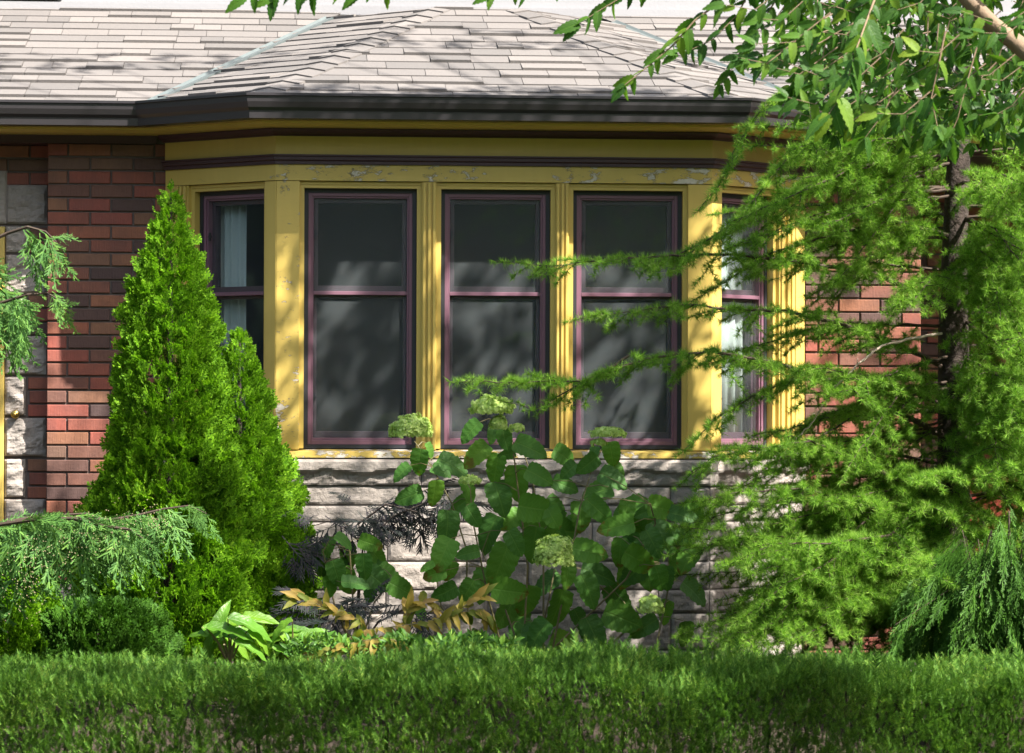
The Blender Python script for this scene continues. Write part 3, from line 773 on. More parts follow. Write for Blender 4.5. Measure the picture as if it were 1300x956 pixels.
# ---- yew hedge
hd = empty('yew_hedge', (0, -2.6, .1), 'long clipped dark green yew hedge running along the bottom of the view', 'hedge')
g = np.random.default_rng(4); n1 = 66000
X = g.uniform(-3.6, 3.2, n1); front = g.random(n1) < .64
topz = lambda x: .612+.022*np.sin(x*2.1+1)+.012*np.sin(x*7.3)
Yt = np.where(front, -3.06+.62*g.random(n1)**2.4, g.uniform(-3.0, -2.2, n1)); Zt = np.where(front, g.uniform(.04, .605, n1), topz(X)+g.uniform(-.06, .02, n1))
edge = (Yt < -2.92) & (~front); Zt = Zt-edge*.02
Pp = np.stack([X, Yt, Zt], 1); Pp[:, 2] += lump(Pp, 3.5, 2)*.045; Pp[:, 1] += np.where(front, lump(Pp, 4, 8)*.05, 0)
D = np.where(front[:, None], np.array([0, -.8, .75]), np.array([0, -.25, 1]))+unit(n1, g)*.5
Sh = g.uniform(.032, .062, n1)*np.where(g.random(n1) < .03, 1.7, 1)*(1+lump(Pp, 6, 4)*.5)
k = g.integers(0, 4, n1); Mx = frames(D, unit(n1, g)+np.array([0, -1, .3]), Sh)
scatter_multi('foliage', [(T_YEW[i], Pp[k == i], Mx[k == i]) for i in range(4)], M['yew'], hd)
b = MB()
for i in range(60):
    x = -3.6+i*.115; b.tube([(x, -2.6, .08), (x+random.uniform(-.05, .05), -2.6+random.uniform(-.2, .2), .4), (x+random.uniform(-.1, .1), -2.6+random.uniform(-.3, .3), .64)], [.012, .008, .004], 5)
b.build('stems', M['darkwood'], hd)
# ---- weeping cypress at the left
wc = empty('weeping_cypress', (at(-140, 800, -2.0).x, -2.0, gz(-2.0)), 'weeping conifer with grey green drooping sprays reaching in on two levels before the stone blocks', 'conifer')
tx = at(-140, 800, -2.0).x
b = MB(); b.tube([(tx, -2, .05), (tx+.02, -2, 1.2), (tx+.06, -2, 2.2), (tx+.12, -1.98, 3.0)], [.045, .035, .022, .006], 8); b.build('trunk', M['bark'], wc)
g = random.Random(8); fb = MB(); FP, FD, FS = [], [], []
def droop(ptsY, fr0, fr1, every, side=0):
    pts = [at(x, y, Y) for x, y, Y in ptsY]; dense = []
    for i in range(len(pts)-1):
        for k in range(8): dense.append(pts[i].lerp(pts[i+1], k/8))
    dense.append(pts[-1]); n_ = len(dense)
    fb.tube(dense, [.009*(1-i/n_)+.0022 for i in range(n_)], 6)
    acc = 0
    for i in range(n_-1):
        sl = (dense[i+1]-dense[i]).length; acc += sl
        t = i/n_
        while acc > every:
            acc -= every; cl = mnoise.noise(dense[i]*13)
            if cl < -.22 and t > .1 and i < n_-9: continue
            L = (fr0*(1-t)+fr1*t)*g.uniform(.5, 1.15)*(.95+.5*cl)
            FP.append(dense[i]+Vector((g.uniform(-.02, .02), g.uniform(-.06, .06), g.uniform(-.015, .015))))
            FD.append(Vector((.45*t+g.uniform(-.18, .22), g.uniform(-.3, .2), -1))); FS.append(L)
            if g.random() < .45:
                FP.append(dense[i]+Vector((g.uniform(-.02, .02), g.uniform(-.06, .06), .0)))
                FD.append(Vector((.75+g.uniform(-.3, .3), g.uniform(-.5, .2), -.3+g.uniform(-.3, .3)))); FS.append(L*.55)
droop([(-140, 330, -2.0), (-40, 318, -2.05), (10, 296, -2.1), (35, 288, -2.15), (58, 294, -2.15), (72, 308, -2.15)], .40, .17, .022)
droop([(-140, 420, -2.0), (-60, 400, -2.0), (0, 385, -2.05), (35, 374, -2.1), (60, 372, -2.1), (82, 385, -2.1)], .30, .16, .020)
droop([(-120, 360, -2.0), (-60, 350, -1.9), (-10, 350, -1.9), (15, 362, -1.9)], .38, .25, .016)
droop([(-140, 700, -2.0), (-40, 672, -2.1), (40, 660, -2.2), (95, 658, -2.25), (140, 660, -2.25), (175, 654, -2.25), (208, 646, -2.25), (240, 642, -2.25), (262, 652, -2.25)], .42, .13, .0125)
droop([(-120, 690, -2.0), (-20, 668, -2.0), (50, 655, -2.0), (110, 652, -2.0), (150, 664, -2.0)], .38, .24, .017)
droop([(95, 658, -2.25), (130, 668, -2.32), (165, 672, -2.35), (182, 684, -2.35)], .28, .16, .018)
fb.build('branches', M['twig'], wc)
FP, FD, FS = np.array(FP), np.array(FD), np.array(FS)
k = rng.integers(0, 5, len(FP)); Mx = frames(FD, unit(len(FP))*.8+np.array([0, -1, .2]), FS)
scatter_multi('foliage', [(T_FROND[i], FP[k == i], Mx[k == i]) for i in range(5)], M['cyp'], wc)
sp = []                                                  # clusters of tiny cones
for (x, y, w_, h_) in ((115, 690, 40, 40), (150, 680, 25, 35), (195, 665, 18, 22), (30, 740, 30, 50), (60, 700, 40, 30)):
    for q in range(90): sp.append(at(x+g.gauss(0, w_*.5), y+g.gauss(0, h_*.5), -2.32+g.uniform(-.05, .06)))
To = (np.array([(0, 0, 1), (1, 0, 0), (0, 1, 0), (-1, 0, 0), (0, -1, 0), (0, 0, -1)], float), np.array([(0, 1, 2), (0, 2, 3), (0, 3, 4), (0, 4, 1), (5, 2, 1), (5, 3, 2), (5, 4, 3), (5, 1, 4)]))
sp = np.array(sp); scatter('seed_cones', To, sp, frames(unit(len(sp)), unit(len(sp)), rng.uniform(.0022, .0036, len(sp))), M['seedcones'], wc)['kind'] = 'stuff'
# weeping fine-leaved shrub bottom right
ws = empty('weeping_shrub', (at(1275, 820, -1.9).x, -1.9, gz(-1.9)), 'dark fine leaved shrub drooping like grass at the bottom right corner behind the hedge', 'shrub')
FP, FD, FS = [], [], []; fb = MB(); cxs = at(1275, 820, -1.9).x
for i in range(46):
    a = g.uniform(0, 2*math.pi); rr = g.uniform(.12, .42); h = g.uniform(.45, .95); top = Vector((cxs+rr*.6*math.cos(a), -1.9+rr*.4*math.sin(a), .3+h)); end = Vector((cxs+rr*1.25*math.cos(a), -1.9+rr*.7*math.sin(a), .3+h*.75))
    base = Vector((cxs, -1.9, .15)); pts = [base, base.lerp(top, .6)+Vector((0, 0, .08)), top, end]; fb.tube(pts, [.006, .004, .003, .0015], 4)
    for k2 in range(34):
        t = g.random(); q = pts[1].lerp(top, t*2) if t < .5 else top.lerp(end, t*2-1)
        FP.append(q+Vector((g.uniform(-.04, .04), g.uniform(-.04, .04), g.uniform(-.03, .03)))); FD.append(Vector((.5*math.cos(a)+g.uniform(-.4, .4), .5*math.sin(a)+g.uniform(-.4, .3), -1))); FS.append(g.uniform(.12, .24))
fb.build('branches', M['twig'], ws)
FP, FD, FS = np.array(FP), np.array(FD), np.array(FS); k = rng.integers(0, 5, len(FP))
Sx = np.stack([FS*.55, FS, FS*.55], 1); Mx = frames(FD, unit(len(FP))+np.array([0, -1, .2]), Sx)
scatter_multi('foliage', [(T_FROND[i], FP[k == i], Mx[k == i]) for i in range(5)], M['thuja2'], ws)
# ---- larch
LY = -1.05; lx = at(1210, 500, LY).x
la = empty('larch_tree', (lx, LY, gz(LY)), 'larch with a dark trunk and soft needled branches spreading across the right window and brick', 'tree')
b = MB()
tpts = [at(1205, 850, LY), at(1206, 700, LY), at(1212, 560, LY), at(1212, 420, LY), at(1213, 330, LY), at(1216, 230, LY), at(1222, 120, LY), at(1226, 40, LY), at(1228, -30, LY)]
tr = [.085, .078, .072, .068, .060, .052, .042, .030, .012]
b.tube([tpts[0]-Vector((0, 0, .15))]+tpts, [.1]+tr, 16)
# rough bark relief
b.v = [tuple(Vector(v)+Vector((mnoise.noise(Vector(v)*9), mnoise.noise(Vector(v)*11+Vector((5, 0, 0))), 0))*.012) for v in b.v]
b.build('trunk', M['bark'], la, True)
LB = MB(); TP, TD, TS = [], [], []
g = random.Random(21)
def twig(p, d, L, r_=.0022, tuft=.017, droopf=.25, sub=0):
    n_ = max(3, int(L/.04)); pts = [p]; d = d.normalized()
    for i in range(n_):
        d = (d+Vector((g.uniform(-.12, .12), g.uniform(-.12, .12), g.uniform(-.1, .1)-droopf*.12))).normalized(); pts.append(pts[-1]+d*(L/n_))
    LB.tube(pts, [r_*(1-.75*i/n_) for i in range(n_+1)], 4, False)
    nt_ = int(L/tuft)
    for i in range(nt_):
        t = (i+g.random())/nt_*n_; k_ = min(n_-1, int(t)); q = pts[k_].lerp(pts[k_+1], t-k_); dd = (pts[k_+1]-pts[k_]).normalized()
        rv = Vector((g.gauss(0, 1), g.gauss(0, 1), g.gauss(0, 1)+.25)); rv = rv-dd*rv.dot(dd)
        TP.append(q); TD.append(rv.normalized()+dd*.45); TS.append(g.uniform(.028, .046))
    TP.append(pts[-1]); TD.append(d); TS.append(.026)
    if sub and L > .13:
        for i in range(2, n_, 2 if L > .3 else 3):
            s = 1 if i % 4 == 0 else -1; dd = (pts[i]-pts[i-1]).normalized(); sd = dd.cross(Vector((0, 0, 1)))
            if sd.length < .1: sd = Vector((1, 0, 0))
            twig(pts[i], dd*.75+sd.normalized()*s*.8+Vector((0, 0, -.15)), L*g.uniform(.22, .45), r_*.7, tuft, .5, 0)
def limb(pts, r0, side_len=.24, every=.03, dens=1.0, start=.12, hang=.5, bare=0.0):
    pts = [Vector(p) for p in pts]; dense = []
    for i in range(len(pts)-1):
        m = max(2, int((pts[i+1]-pts[i]).length/.04))
        for k_ in range(m): dense.append(pts[i].lerp(pts[i+1], k_/m)+Vector((g.uniform(-.004, .004), g.uniform(-.004, .004), g.uniform(-.004, .004))))
    dense.append(pts[-1]); n_ = len(dense)
    LB.tube(dense, [r0*(1-.85*i/n_) for i in range(n_)], 6, False); acc = 0; s = 1
    for i in range(1, n_-1):
        t = i/n_; acc += (dense[i]-dense[i-1]).length; dd = (dense[i+1]-dense[i-1]).normalized()
        if t < start: acc = 0; continue
        while acc > every:
            acc -= every; s = -s
            sd = dd.cross(Vector((0, 0, 1))).normalized()
            v = dd*.6+sd*s*g.uniform(.4, 1.0)+Vector((0, 0, g.uniform(-hang, .25)))
            twig(dense[i], v, side_len*(1-.55*t)*g.uniform(.5, 1.2), .0022, .014, .5, 1)
        if t > .25:
            for q in range(2):
                rv = Vector((g.gauss(0, 1), g.gauss(0, 1), g.gauss(0, 1)+.4)); TP.append(dense[i]); TD.append(rv-dd*rv.dot(dd)+dd*.4); TS.append(g.uniform(.024, .038))
    twig(dense[-1], dense[-1]-dense[-2], .1, .002, .012, 0)
def PL(L): return [at(x, y, Y) for x, y, Y in L]
# long boughs reaching over the windows
limb(PL([(1208, 400, LY), (1120, 350, -1.3), (1000, 330, -1.5), (900, 322, -1.6), (830, 326, -1.65), (760, 331, -1.7), (690, 338, -1.7), (655, 334, -1.7)]), .013, .3, .034, start=.2)
limb(PL([(1208, 470, LY), (1100, 420, -1.35), (1000, 395, -1.6), (930, 392, -1.7), (860, 386, -1.75), (800, 396, -1.8), (745, 402, -1.8)]), .012, .24, .03)
limb(PL([(1208, 560, LY), (1100, 500, -1.4), (990, 462, -1.7), (900, 446, -1.8), (820, 455, -1.9), (740, 483, -1.9), (660, 486, -1.9), (600, 484, -1.9)]), .013, .3, .03, start=.2)
limb(PL([(800, 452, -1.85), (770, 470, -1.9), (720, 495, -1.9), (680, 520, -1.9), (650, 512, -1.9)]), .006, .16, .045)
limb(PL([(1212, 175, LY), (1160, 192, -1.2), (1085, 216, -1.35), (1040, 232, -1.45), (990, 252, -1.5), (930, 285, -1.55), (885, 312, -1.6), (850, 330, -1.6)]), .016, .3, .03)
limb(PL([(1218, 60, LY), (1120, 70, -1.3), (1030, 105, -1.5), (970, 135, -1.6), (935, 185, -1.6), (915, 230, -1.6), (900, 250, -1.6)]), .010, .2, .03)
limb(PL([(1216, 120, LY), (1130, 130, -1.3), (1060, 160, -1.4), (1000, 200, -1.45), (960, 250, -1.5), (930, 290, -1.5)]), .010, .26, .03)
limb(PL([(1210, 640, LY), (1120, 600, -1.4), (1030, 560, -1.6), (960, 570, -1.7), (905, 580, -1.8), (880, 600, -1.8)]), .012, .28, .03)
limb(PL([(1208, 690, LY), (1120, 650, -1.4), (1020, 620, -1.6), (940, 625, -1.75), (890, 635, -1.8)]), .012, .28, .03)
limb(PL([(1210, 520, LY), (1120, 480, -1.3), (1030, 470, -1.5), (960, 500, -1.6), (910, 530, -1.6), (880, 560, -1.6)]), .010, .26, .03)
limb(PL([(1210, 300, LY), (1130, 280, -1.3), (1050, 300, -1.45), (980, 320, -1.5), (900, 370, -1.5)]), .010, .26, .03)
limb(PL([(1212, 660, LY), (1140, 690, -1.5), (1060, 710, -1.75), (1000, 740, -1.9), (950, 780, -1.9)]), .010, .26, .03)
limb(PL([(1212, 600, LY), (1130, 680, -1.6), (1050, 690, -1.85), (985, 690, -1.95), (940, 710, -1.95)]), .010, .26, .03)
limb(PL([(1212, 720, LY), (1130, 745, -1.5), (1040, 770, -1.7), (960, 800, -1.8), (900, 810, -1.8)]), .010, .26, .03)
# the rest of the tree, whorl by whorl
nb = 0
for zi in range(64):
    t = zi/64; y = 840-t*880; c = at(1210+(10 if y < 200 else 0), y, LY)
    for q in range(3):
        a = zi*2.4+q*math.pi*.667+g.uniform(-.5, .5)
        if math.sin(a) < -.45 and 190 < y < 720 and g.random() < .8: continue
        L = g.uniform(.65, 1.15)*(1-.35*max(0, (t-.75)*4))
        dx, dy = math.cos(a), math.sin(a)
        if dy > .1: dy *= .45; L *= .75             # the house stands behind
        if dx < -.5: L = min(L, 1.02)
        if dx < -.5 and .5 < t < .82 and g.random() < .55: continue
        e = c+Vector((dx*L, dy*L, -.02-.1*L+.16*(t < .35))); mid = c.lerp(e, .5)+Vector((0, 0, .07))
        if t > .80: continue
        if dx < -.35 and 285 < y < 590 and g.random() < .5: continue
        if t > .66 and q: continue
        limb([c, mid, e], .009, .32, .034, start=.15, hang=.6)
for i in range(30):                                    # middle boughs in front of the right-hand brick
    y0 = g.choice((g.uniform(120, 250), g.uniform(120, 250), g.uniform(420, 580))); x1 = g.uniform(900, 1130); Yb = g.uniform(-1.9, -.9)
    limb(PL([(1212, y0, LY), ((1212+x1)/2, y0+g.uniform(-5, 35), (LY+Yb)/2), (x1, y0+g.uniform(15, 110), Yb)]), .007, .22, .05, start=.2, hang=.6)
for i in range(16):                                    # boughs on the near right side
    y0 = g.uniform(230, 640); limb(PL([(1222, y0, LY), (1262, y0+g.uniform(-10, 30), -1.5), (1310+g.uniform(-50, 60), y0+g.uniform(10, 80), -1.8)]), .008, .30, .036, start=.15, hang=.6)
for i in range(30):                                    # boughs sweeping low toward the hydrangea
    y0 = g.uniform(600, 740); x1 = g.uniform(865, 1070); y1 = g.uniform(640, 830); Yb = g.uniform(-1.9, -.7)
    limb(PL([(1205, y0, LY), ((1205+x1)/2, (y0+y1)/2-14, (LY+Yb)/2), (x1, y1, Yb)]), .008, .26, .04, start=.3, hang=.6)
for i in range(34):                                    # low boughs sweeping down behind the hedge
    x0, y0 = 1210, g.uniform(560, 760); x1, y1 = g.uniform(890, 1330), g.uniform(660, 835); Yb = g.uniform(-1.9, -.5)
    limb(PL([(x0, y0, LY), ((x0+x1)/2, (y0+y1)/2-18, (LY+Yb)/2), (x1, y1, Yb)]), .008, .30, .036, start=.25, hang=.6)
LB.build('branches', M['twig'], la)
TP, TD, TS = np.array(TP), np.array(TD), np.array(TS); k = rng.integers(0, 5, len(TP)); print('tufts', len(TP))
keep = TP[:, 1] < .36; TP, TD, TS, k = TP[keep], TD[keep], TS[keep], k[keep]
Mx = frames(TD, unit(len(TP)), TS)
scatter_multi('foliage', [(T_TUFT[i], TP[k == i], Mx[k == i]) for i in range(5)], M['larch'], la)
def crooked(pts, r0, r1, k=7):
    out = []
    for i in range(len(pts)-1):
        for q in range(5):
            p = pts[i].lerp(pts[i+1], q/5); out.append(p+Vector((g.uniform(-1, 1), g.uniform(-1, 1), g.uniform(-1, 1)))*.0035)
    out.append(pts[-1]); n_ = len(out); b.tube(out, [(r0+(r1-r0)*i/n_)*g.uniform(.85, 1.15) for i in range(n_)], k)
    return out
b = MB(); db = crooked(PL([(1195, 424, -1.45), (1150, 431, -1.5), (1118, 440, -1.55), (1096, 457, -1.6), (1078, 474, -1.62), (1060, 492, -1.62), (1044, 516, -1.6), (1030, 538, -1.58), (1012, 556, -1.55), (1000, 574, -1.55), (980, 596, -1.55)]), .0065, .0014)
for q in (9, 17, 24, 31, 38): b.tube([db[q], db[q]+Vector((g.uniform(-.05, .02), -.02, g.uniform(-.05, .03)))], [.0022, .001], 5)
b.build('dead_branch', M['palewood'], la, True)
# ---- hydrangeas
def bush(name, base, stems, leaves, heads, label, Yc, extra=0, box_=None, seed=1):
    g = random.Random(seed); root = empty(name, (at(base[0], 700, Yc).x, Yc, gz(Yc)), label, 'bush')
    sb = MB(); nodes = []
    for st in stems:
        dy = g.uniform(-.22, .22); pts = [at(x, y, Yc+dy*(i/(len(st)-1))) for i, (x, y) in enumerate(st)]; n_ = len(pts)
        d = []
        for i in range(n_-1):
            for q in range(5): d.append(pts[i].lerp(pts[i+1], q/5))
        d.append(pts[-1]); sb.tube(d, [.0055-.003*i/len(d) for i in range(len(d))], 6); nodes += d
    P, D, Nn, Sz = [], [], [], []
    allv = list(leaves)
    for i in range(extra):
        x0, y0, x1, y1 = box_[g.randrange(len(box_))]
        allv.append((g.uniform(x0, x1), g.uniform(y0, y1), g.uniform(26, 44), g.uniform(20, 160), True))
    for lf in allv:
        x, y, L, a = lf[:4]; yy = Yc+g.uniform(-.28, .22)+(.18 if len(lf) > 4 else 0); sc = FPX/(yy+15); Lw = L/sc*1.04
        c = at(x, y, yy); d = Vector((math.cos(R(a)), g.uniform(-.45, .1), -math.sin(R(a)))).normalized()
        nrm = Vector((g.uniform(-.7, .7), -1, g.uniform(-.1, 1.1))).normalized(); p0 = c-d*Lw*.5
        P.append(p0); D.append(d); Nn.append(nrm); Sz.append(Lw)
        if nodes:
            q = min(nodes, key=lambda n__: (n__-p0).length+max(0, (n__.z-p0.z))*.8)
            if (q-p0).length < .32: sb.tube([q, q.lerp(p0, .5)+Vector((0, 0, .012)), p0], [.0026, .002, .0015], 5)
    sb.build('stems', M['stem'], root)
    P, D, Nn = map(lambda a: np.array([tuple(v) for v in a]), (P, D, Nn))
    Mx = frames(D, Nn, np.array(Sz)); Mx[:, :, 0] *= rng.uniform(.85, 1.15, len(P))[:, None]
    scatter('leaves', T_HYD, P, Mx, M['hyd'], root, True)
    tv = []; tf = []
    for k_ in range(4):                                 # floret: four rounded petals
        a = k_*math.pi/2; b0 = len(tv)
        for r_, w_ in ((.08, .12), (.6, .42), (1, .2)):
            for s in (-1, 1): tv.append((r_*math.cos(a)-s*w_*math.sin(a), r_*math.sin(a)+s*w_*math.cos(a), .15*r_))
        tf += [(b0, b0+1, b0+3, b0+2), (b0+2, b0+3, b0+5, b0+4)]
    tf_ = (np.array(tv)[:, [0, 2, 1]], np.array(tf))     # faces +Y
    for (x, y, w_, h_, dens) in heads:
        h_ *= 1.22; dens *= .8
        yy = Yc-.34; sc = FPX/(yy+15); c = at(x, y, yy); n_ = int(w_*h_*dens)
        a = unit(n_); a[:, 2] = np.where(a[:, 2] < -.35, -a[:, 2]*.6, a[:, 2])
        rr = rng.uniform(.84, 1.03, n_)*(1+lump(a, 2.2, x)*.28)
        hw, hh = w_/sc/2, h_/sc/2
        Pf = np.array([tuple(c)])+a*np.array([hw, hw*.85, hh])*rr[:, None]
        scatter('flower_head', tf_, Pf, frames(a+unit(n_)*.45, unit(n_), rng.uniform(.0058, .0095, n_)), M['floret'], root)
    return root
hl = [(531.6,587,34,100),(547,572,22,60),(509,599,28,145),(576,590,42,20),(560,597,26,15),(604,577,40,140),(628,595,38,110),(596,547,34,140),(625,552,22,100),(641,558,28,80),(673,568,42,20),
 (656,614,46,90),(685,604,36,25),(681,646,46,10),(635,632,44,70),(553,627,34,90),(519,630,36,160),(596,623,36,60),(644,577,22,160),(746,590,32,140),(777,577,32,80),(779,607,38,20),(717,579,32,30),
 (718,616,34,20),(759,623,38,170),(761,648,44,40),(797,645,44,160),(843,645,42,10),(868,654,40,10),(722,597,26,140),(784,597,26,50),(754,575,18,110),(569,671,46,90),(562,703,44,120),(619,677,50,120),
 (636,718,56,110),(677,693,48,100),(612,742,44,110),(551,728,30,165),(572,726,26,100),(594,702,30,170),(565,753,34,150),(594,751,32,120),(542,719,20,160),(642,781,40,120),(669,764,42,100),
 (681,806,44,130),(533,776,24,60),(647,751,44,10),(710,774,50,100),(756,805,48,60),(786,764,48,60),(749,750,46,60),(786,702,38,100),(813,712,44,30),(749,700,44,10),(761,728,46,15),(830,689,38,60),
 (822,661,38,100),(782,668,46,170),(710,673,50,10),(804,684,32,80),(791,785,50,20),(807,725,40,140),(850,680,40,30),(868,682,32,60),(818,796,40,150),(722,730,34,90),(695,739,40,150),(717,814,36,20),
 (701,655,34,60),(648,660,34,150),(600,655,30,60),(838,735,34,70),(860,715,34,100),(655,690,36,60),(585,640,26,150)]
hs = [[(664,835),(670,720),(655,600),(650,560),(626,528)],[(690,835),(690,700),(676,610),(658,552)],[(602,832),(592,760),(593,700),(574,640),(548,592),(526,560)],[(700,832),(726,700),(736,645),(750,600),(768,562)],
 [(682,832),(700,745),(704,722)],[(760,832),(800,796),(824,784)],[(690,835),(795,735),(832,665),(826,640)],[(640,832),(620,760),(600,660),(597,620)],[(830,835),(850,740),(845,650)],[(602,832),(560,770),(552,720)],[(664,835),(640,770),(612,700)]]
bush('hydrangea', (680, 830), hs, hl, [(523,547,52,34,.95),(624,519,54,26,.95),(633,540,22,21,1.2),(656,545,20,12,.5),(772,551,44,15,.7),(760,563,20,9,.9),(597,611,28,12,.9),(704,707,50,46,.95),(826,772,32,26,1)],
     'leafy green hydrangea with pale lime flower heads before the stone base of the bay', -.85, 34, [(560,690,860,815),(640,640,820,700),(760,650,890,810)], 5)
hl2 = [(416,694,28,110),(442,706,30,90),(407,716,38,110),(462,720,34,90),(428,728,34,70),(470,690,30,20),(480,708,28,50),(487,729,38,30),(400,705,26,110),(452,739,36,0),(437,686,26,30),(498,735,46,40),(510,748,36,30),(420,745,30,80),(470,750,30,110)]
bush('hydrangea', (455, 830), [[(452,835),(448,760),(444,700),(440,684)],[(452,835),(475,765),(500,735)],[(452,835),(425,770),(410,700)],[(452,835),(470,740),(466,690)]], hl2, [],
     'small flowerless hydrangea with large leaves between the evergreen cones and the bigger flowering bush', -.75, 6, [(410,720,500,760)], 9)
# ---- dark cut-leaf shrub
dk = empty('cutleaf_shrub', (at(450, 700, -.5).x, -.5, gz(-.5)), 'dark purple shrub with feathery finely cut leaves against the pale stone base', 'shrub')
g = random.Random(12); sb = MB(); P, D, Nn, Sz = [], [], [], []
for (x0, y0, x1, y1, n_, Y0) in ((352, 665, 395, 700, 5, -.75), (395, 648, 480, 672, 9, -.6), (450, 622, 560, 655, 12, -.45), (545, 610, 600, 650, 4, -.45), (380, 760, 470, 790, 8, -1.0), (440, 745, 530, 780, 6, -1.0)):
    for i in range(n_):
        x, y = g.uniform(x0, x1), g.uniform(y0, y1); c = at(x, y, Y0+g.uniform(-.1, .1)); a = g.uniform(0, 2*math.pi)
        P.append(tuple(c)); D.append((math.cos(a)*1.0+(-.3 if x < 440 else .3), -.2, -.35+.5*math.sin(a))); Nn.append((g.uniform(-.4, .4), -.7, 1)); Sz.append(g.uniform(.14, .24))
for pts in ([(452, 830), (455, 740), (462, 690), (500, 655), (560, 630)], [(452, 830), (458, 720), (462, 685), (430, 658), (390, 670)], [(455, 740), (430, 690), (380, 700), (355, 715)], [(452, 830), (420, 790), (380, 770)], [(452, 830), (480, 790), (520, 770)], [(462, 690), (455, 665), (490, 640), (530, 650)]):
    sb.tube([at(x, y, -.6) for x, y in pts], [.006-.001*i for i in range(len(pts))], 5)
sb.build('stems', M['darkwood'], dk); P, D, Nn, Sz = map(np.array, (P, D, Nn, Sz)); k = rng.integers(0, 3, len(P)); Mx = frames(D, Nn, Sz)
scatter_multi('leaves', [(T_LACE[i], P[k == i], Mx[k == i]) for i in range(3)], M['lace'], dk)
# ---- yellowing perennial
yp = empty('yellowing_perennial', (at(500, 800, -1.5).x, -1.5, gz(-1.5)), 'arching perennial with yellow and tan drying leaflets just behind the hedge', 'plant')
sb = MB(); P, D, Nn, Sz = [], [], [], []
def arch(pts, Y, n_, L, hang=1.0):
    w_ = [at(x, y, Y) for x, y in pts]; sb.tube(w_, .0025, 5)
    for i in range(n_):
        t = i/(n_-1)*(len(w_)-1.001); k_ = int(t); q = w_[k_].lerp(w_[k_+1], t-k_); s = 1 if i % 2 else -1
        dd = (w_[k_+1]-w_[k_]).normalized(); P.append(tuple(q)); D.append(tuple(dd*.6+Vector((g.uniform(-.5, .5), s*.5, -.75*hang+g.uniform(-.5, .7))))); Nn.append((g.uniform(-.5, .5), -1, .6)); Sz.append(L*g.uniform(.7, 1.2))
arch([(500, 830), (460, 800), (490, 797), (540, 790), (580, 778), (612, 774), (624, 785)], -1.5, 44, .085)
arch([(560, 790), (585, 772), (605, 760), (612, 756)], -1.5, 14, .08, -.3)
arch([(520, 825), (500, 812), (470, 812), (440, 818), (410, 826), (385, 832)], -1.85, 40, .08)
arch([(520, 820), (515, 780), (520, 768), (540, 764), (552, 770)], -1.45, 26, .085, .2)
arch([(450, 820), (430, 780), (405, 768), (385, 760), (372, 764)], -1.4, 16, .08, -.4)
arch([(470, 820), (460, 790), (435, 776), (415, 772)], -1.4, 18, .07, .3)
sb.build('stems', M['stem'], yp); P, D, Nn, Sz = map(np.array, (P, D, Nn, Sz))
scatter('leaves', t_leaf(5, .62, .03, .25, .45, .5, 1.0), P, frames(D, Nn, np.stack([Sz*.8, Sz, Sz], 1)), M['dry'], yp, True)
# low green filler plants
lp = empty('low_groundcover_plant', (at(560, 820, -1.6).x, -1.6, gz(-1.6)), 'low mound of small green leaves below the yellow leaflets', 'plant')
n_ = 2600; Xc = rng.uniform(0, 1, n_); P = np.array([tuple(at(365+290*x, 834-(22+14*mnoise.noise(Vector((x*9, 2, 0))))*rng.random()**.6, -1.9+.7*rng.random())) for x in Xc])
D = unit(n_)+np.array([0, -.3, .8]); scatter('leaves', T_SMALL, P, frames(D, unit(n_)+np.array([0, -1, 1]), rng.uniform(.02, .05, n_)), M['under'], lp)
sb = MB()
for i in range(30):
    x = 475+i*5.5; sb.tube([at(x, 850, -1.6), at(x+g.uniform(-5, 5), 818, -1.62)], .0015, 4)
sb.build('stems', M['stem'], lp)
# ---- hostas
def hosta(px_, Y, label, lv, grp=None):
    o = empty('hosta', (at(px_, 800, Y).x, Y, gz(Y)), label, 'plant', grp); P, D, Nn, Sz = [], [], [], []; sb = MB(); base = at(px_, 845, Y)
    for (x, y, L, a) in lv:
        yy = Y+g.uniform(-.12, .1); Lw = L/(FPX/(yy+15)); c = at(x, y, yy); d = Vector((math.cos(R(a)), g.uniform(-.3, .2), -math.sin(R(a)))).normalized()
        P.append(tuple(c-d*Lw*.5)); D.append(tuple(d)); Nn.append((g.uniform(-.4, .4), -.55, .8)); Sz.append(Lw)
        sb.tube([base, base.lerp(c-d*Lw*.5, .6)+Vector((0, 0, .02)), c-d*Lw*.5], [.005, .004, .003], 5)
    sb.build('stems', M['stem'], o); scatter('leaves', T_HOSTA, np.array(P), frames(np.array(D), np.array(Nn), np.array(Sz)), M['hosta'], o, True)
hosta(292, -1.55, 'bright lime green hosta with broad pointed leaves at the foot of the evergreen cones',
      [(278,786,48,-70),(305,784,62,-25),(322,790,66,8),(268,800,50,200),(282,806,56,20),(300,812,54,25),(262,826,40,110),(312,800,60,-15),(322,820,50,12),(275,812,44,150),(333,812,44,30),(290,795,58,-5),(330,780,48,-10)])
hosta(372, -1.5, 'smaller mid green hosta between the lime one and the yellow leaflets',
      [(352,798,44,150),(362,800,46,200),(376,796,40,-20),(384,806,46,15),(354,822,48,170),(372,816,44,30),(395,800,38,-35),(400,815,44,-60),(365,826,40,10),(345,812,40,160)])
hosta(742, -1.7, 'low light green leafy plant under the hydrangea at the hedge edge', [(712,828,40,-160),(728,818,40,-35),(745,826,44,10),(735,832,44,-10),(700,836,36,150),(722,824,34,-90)])
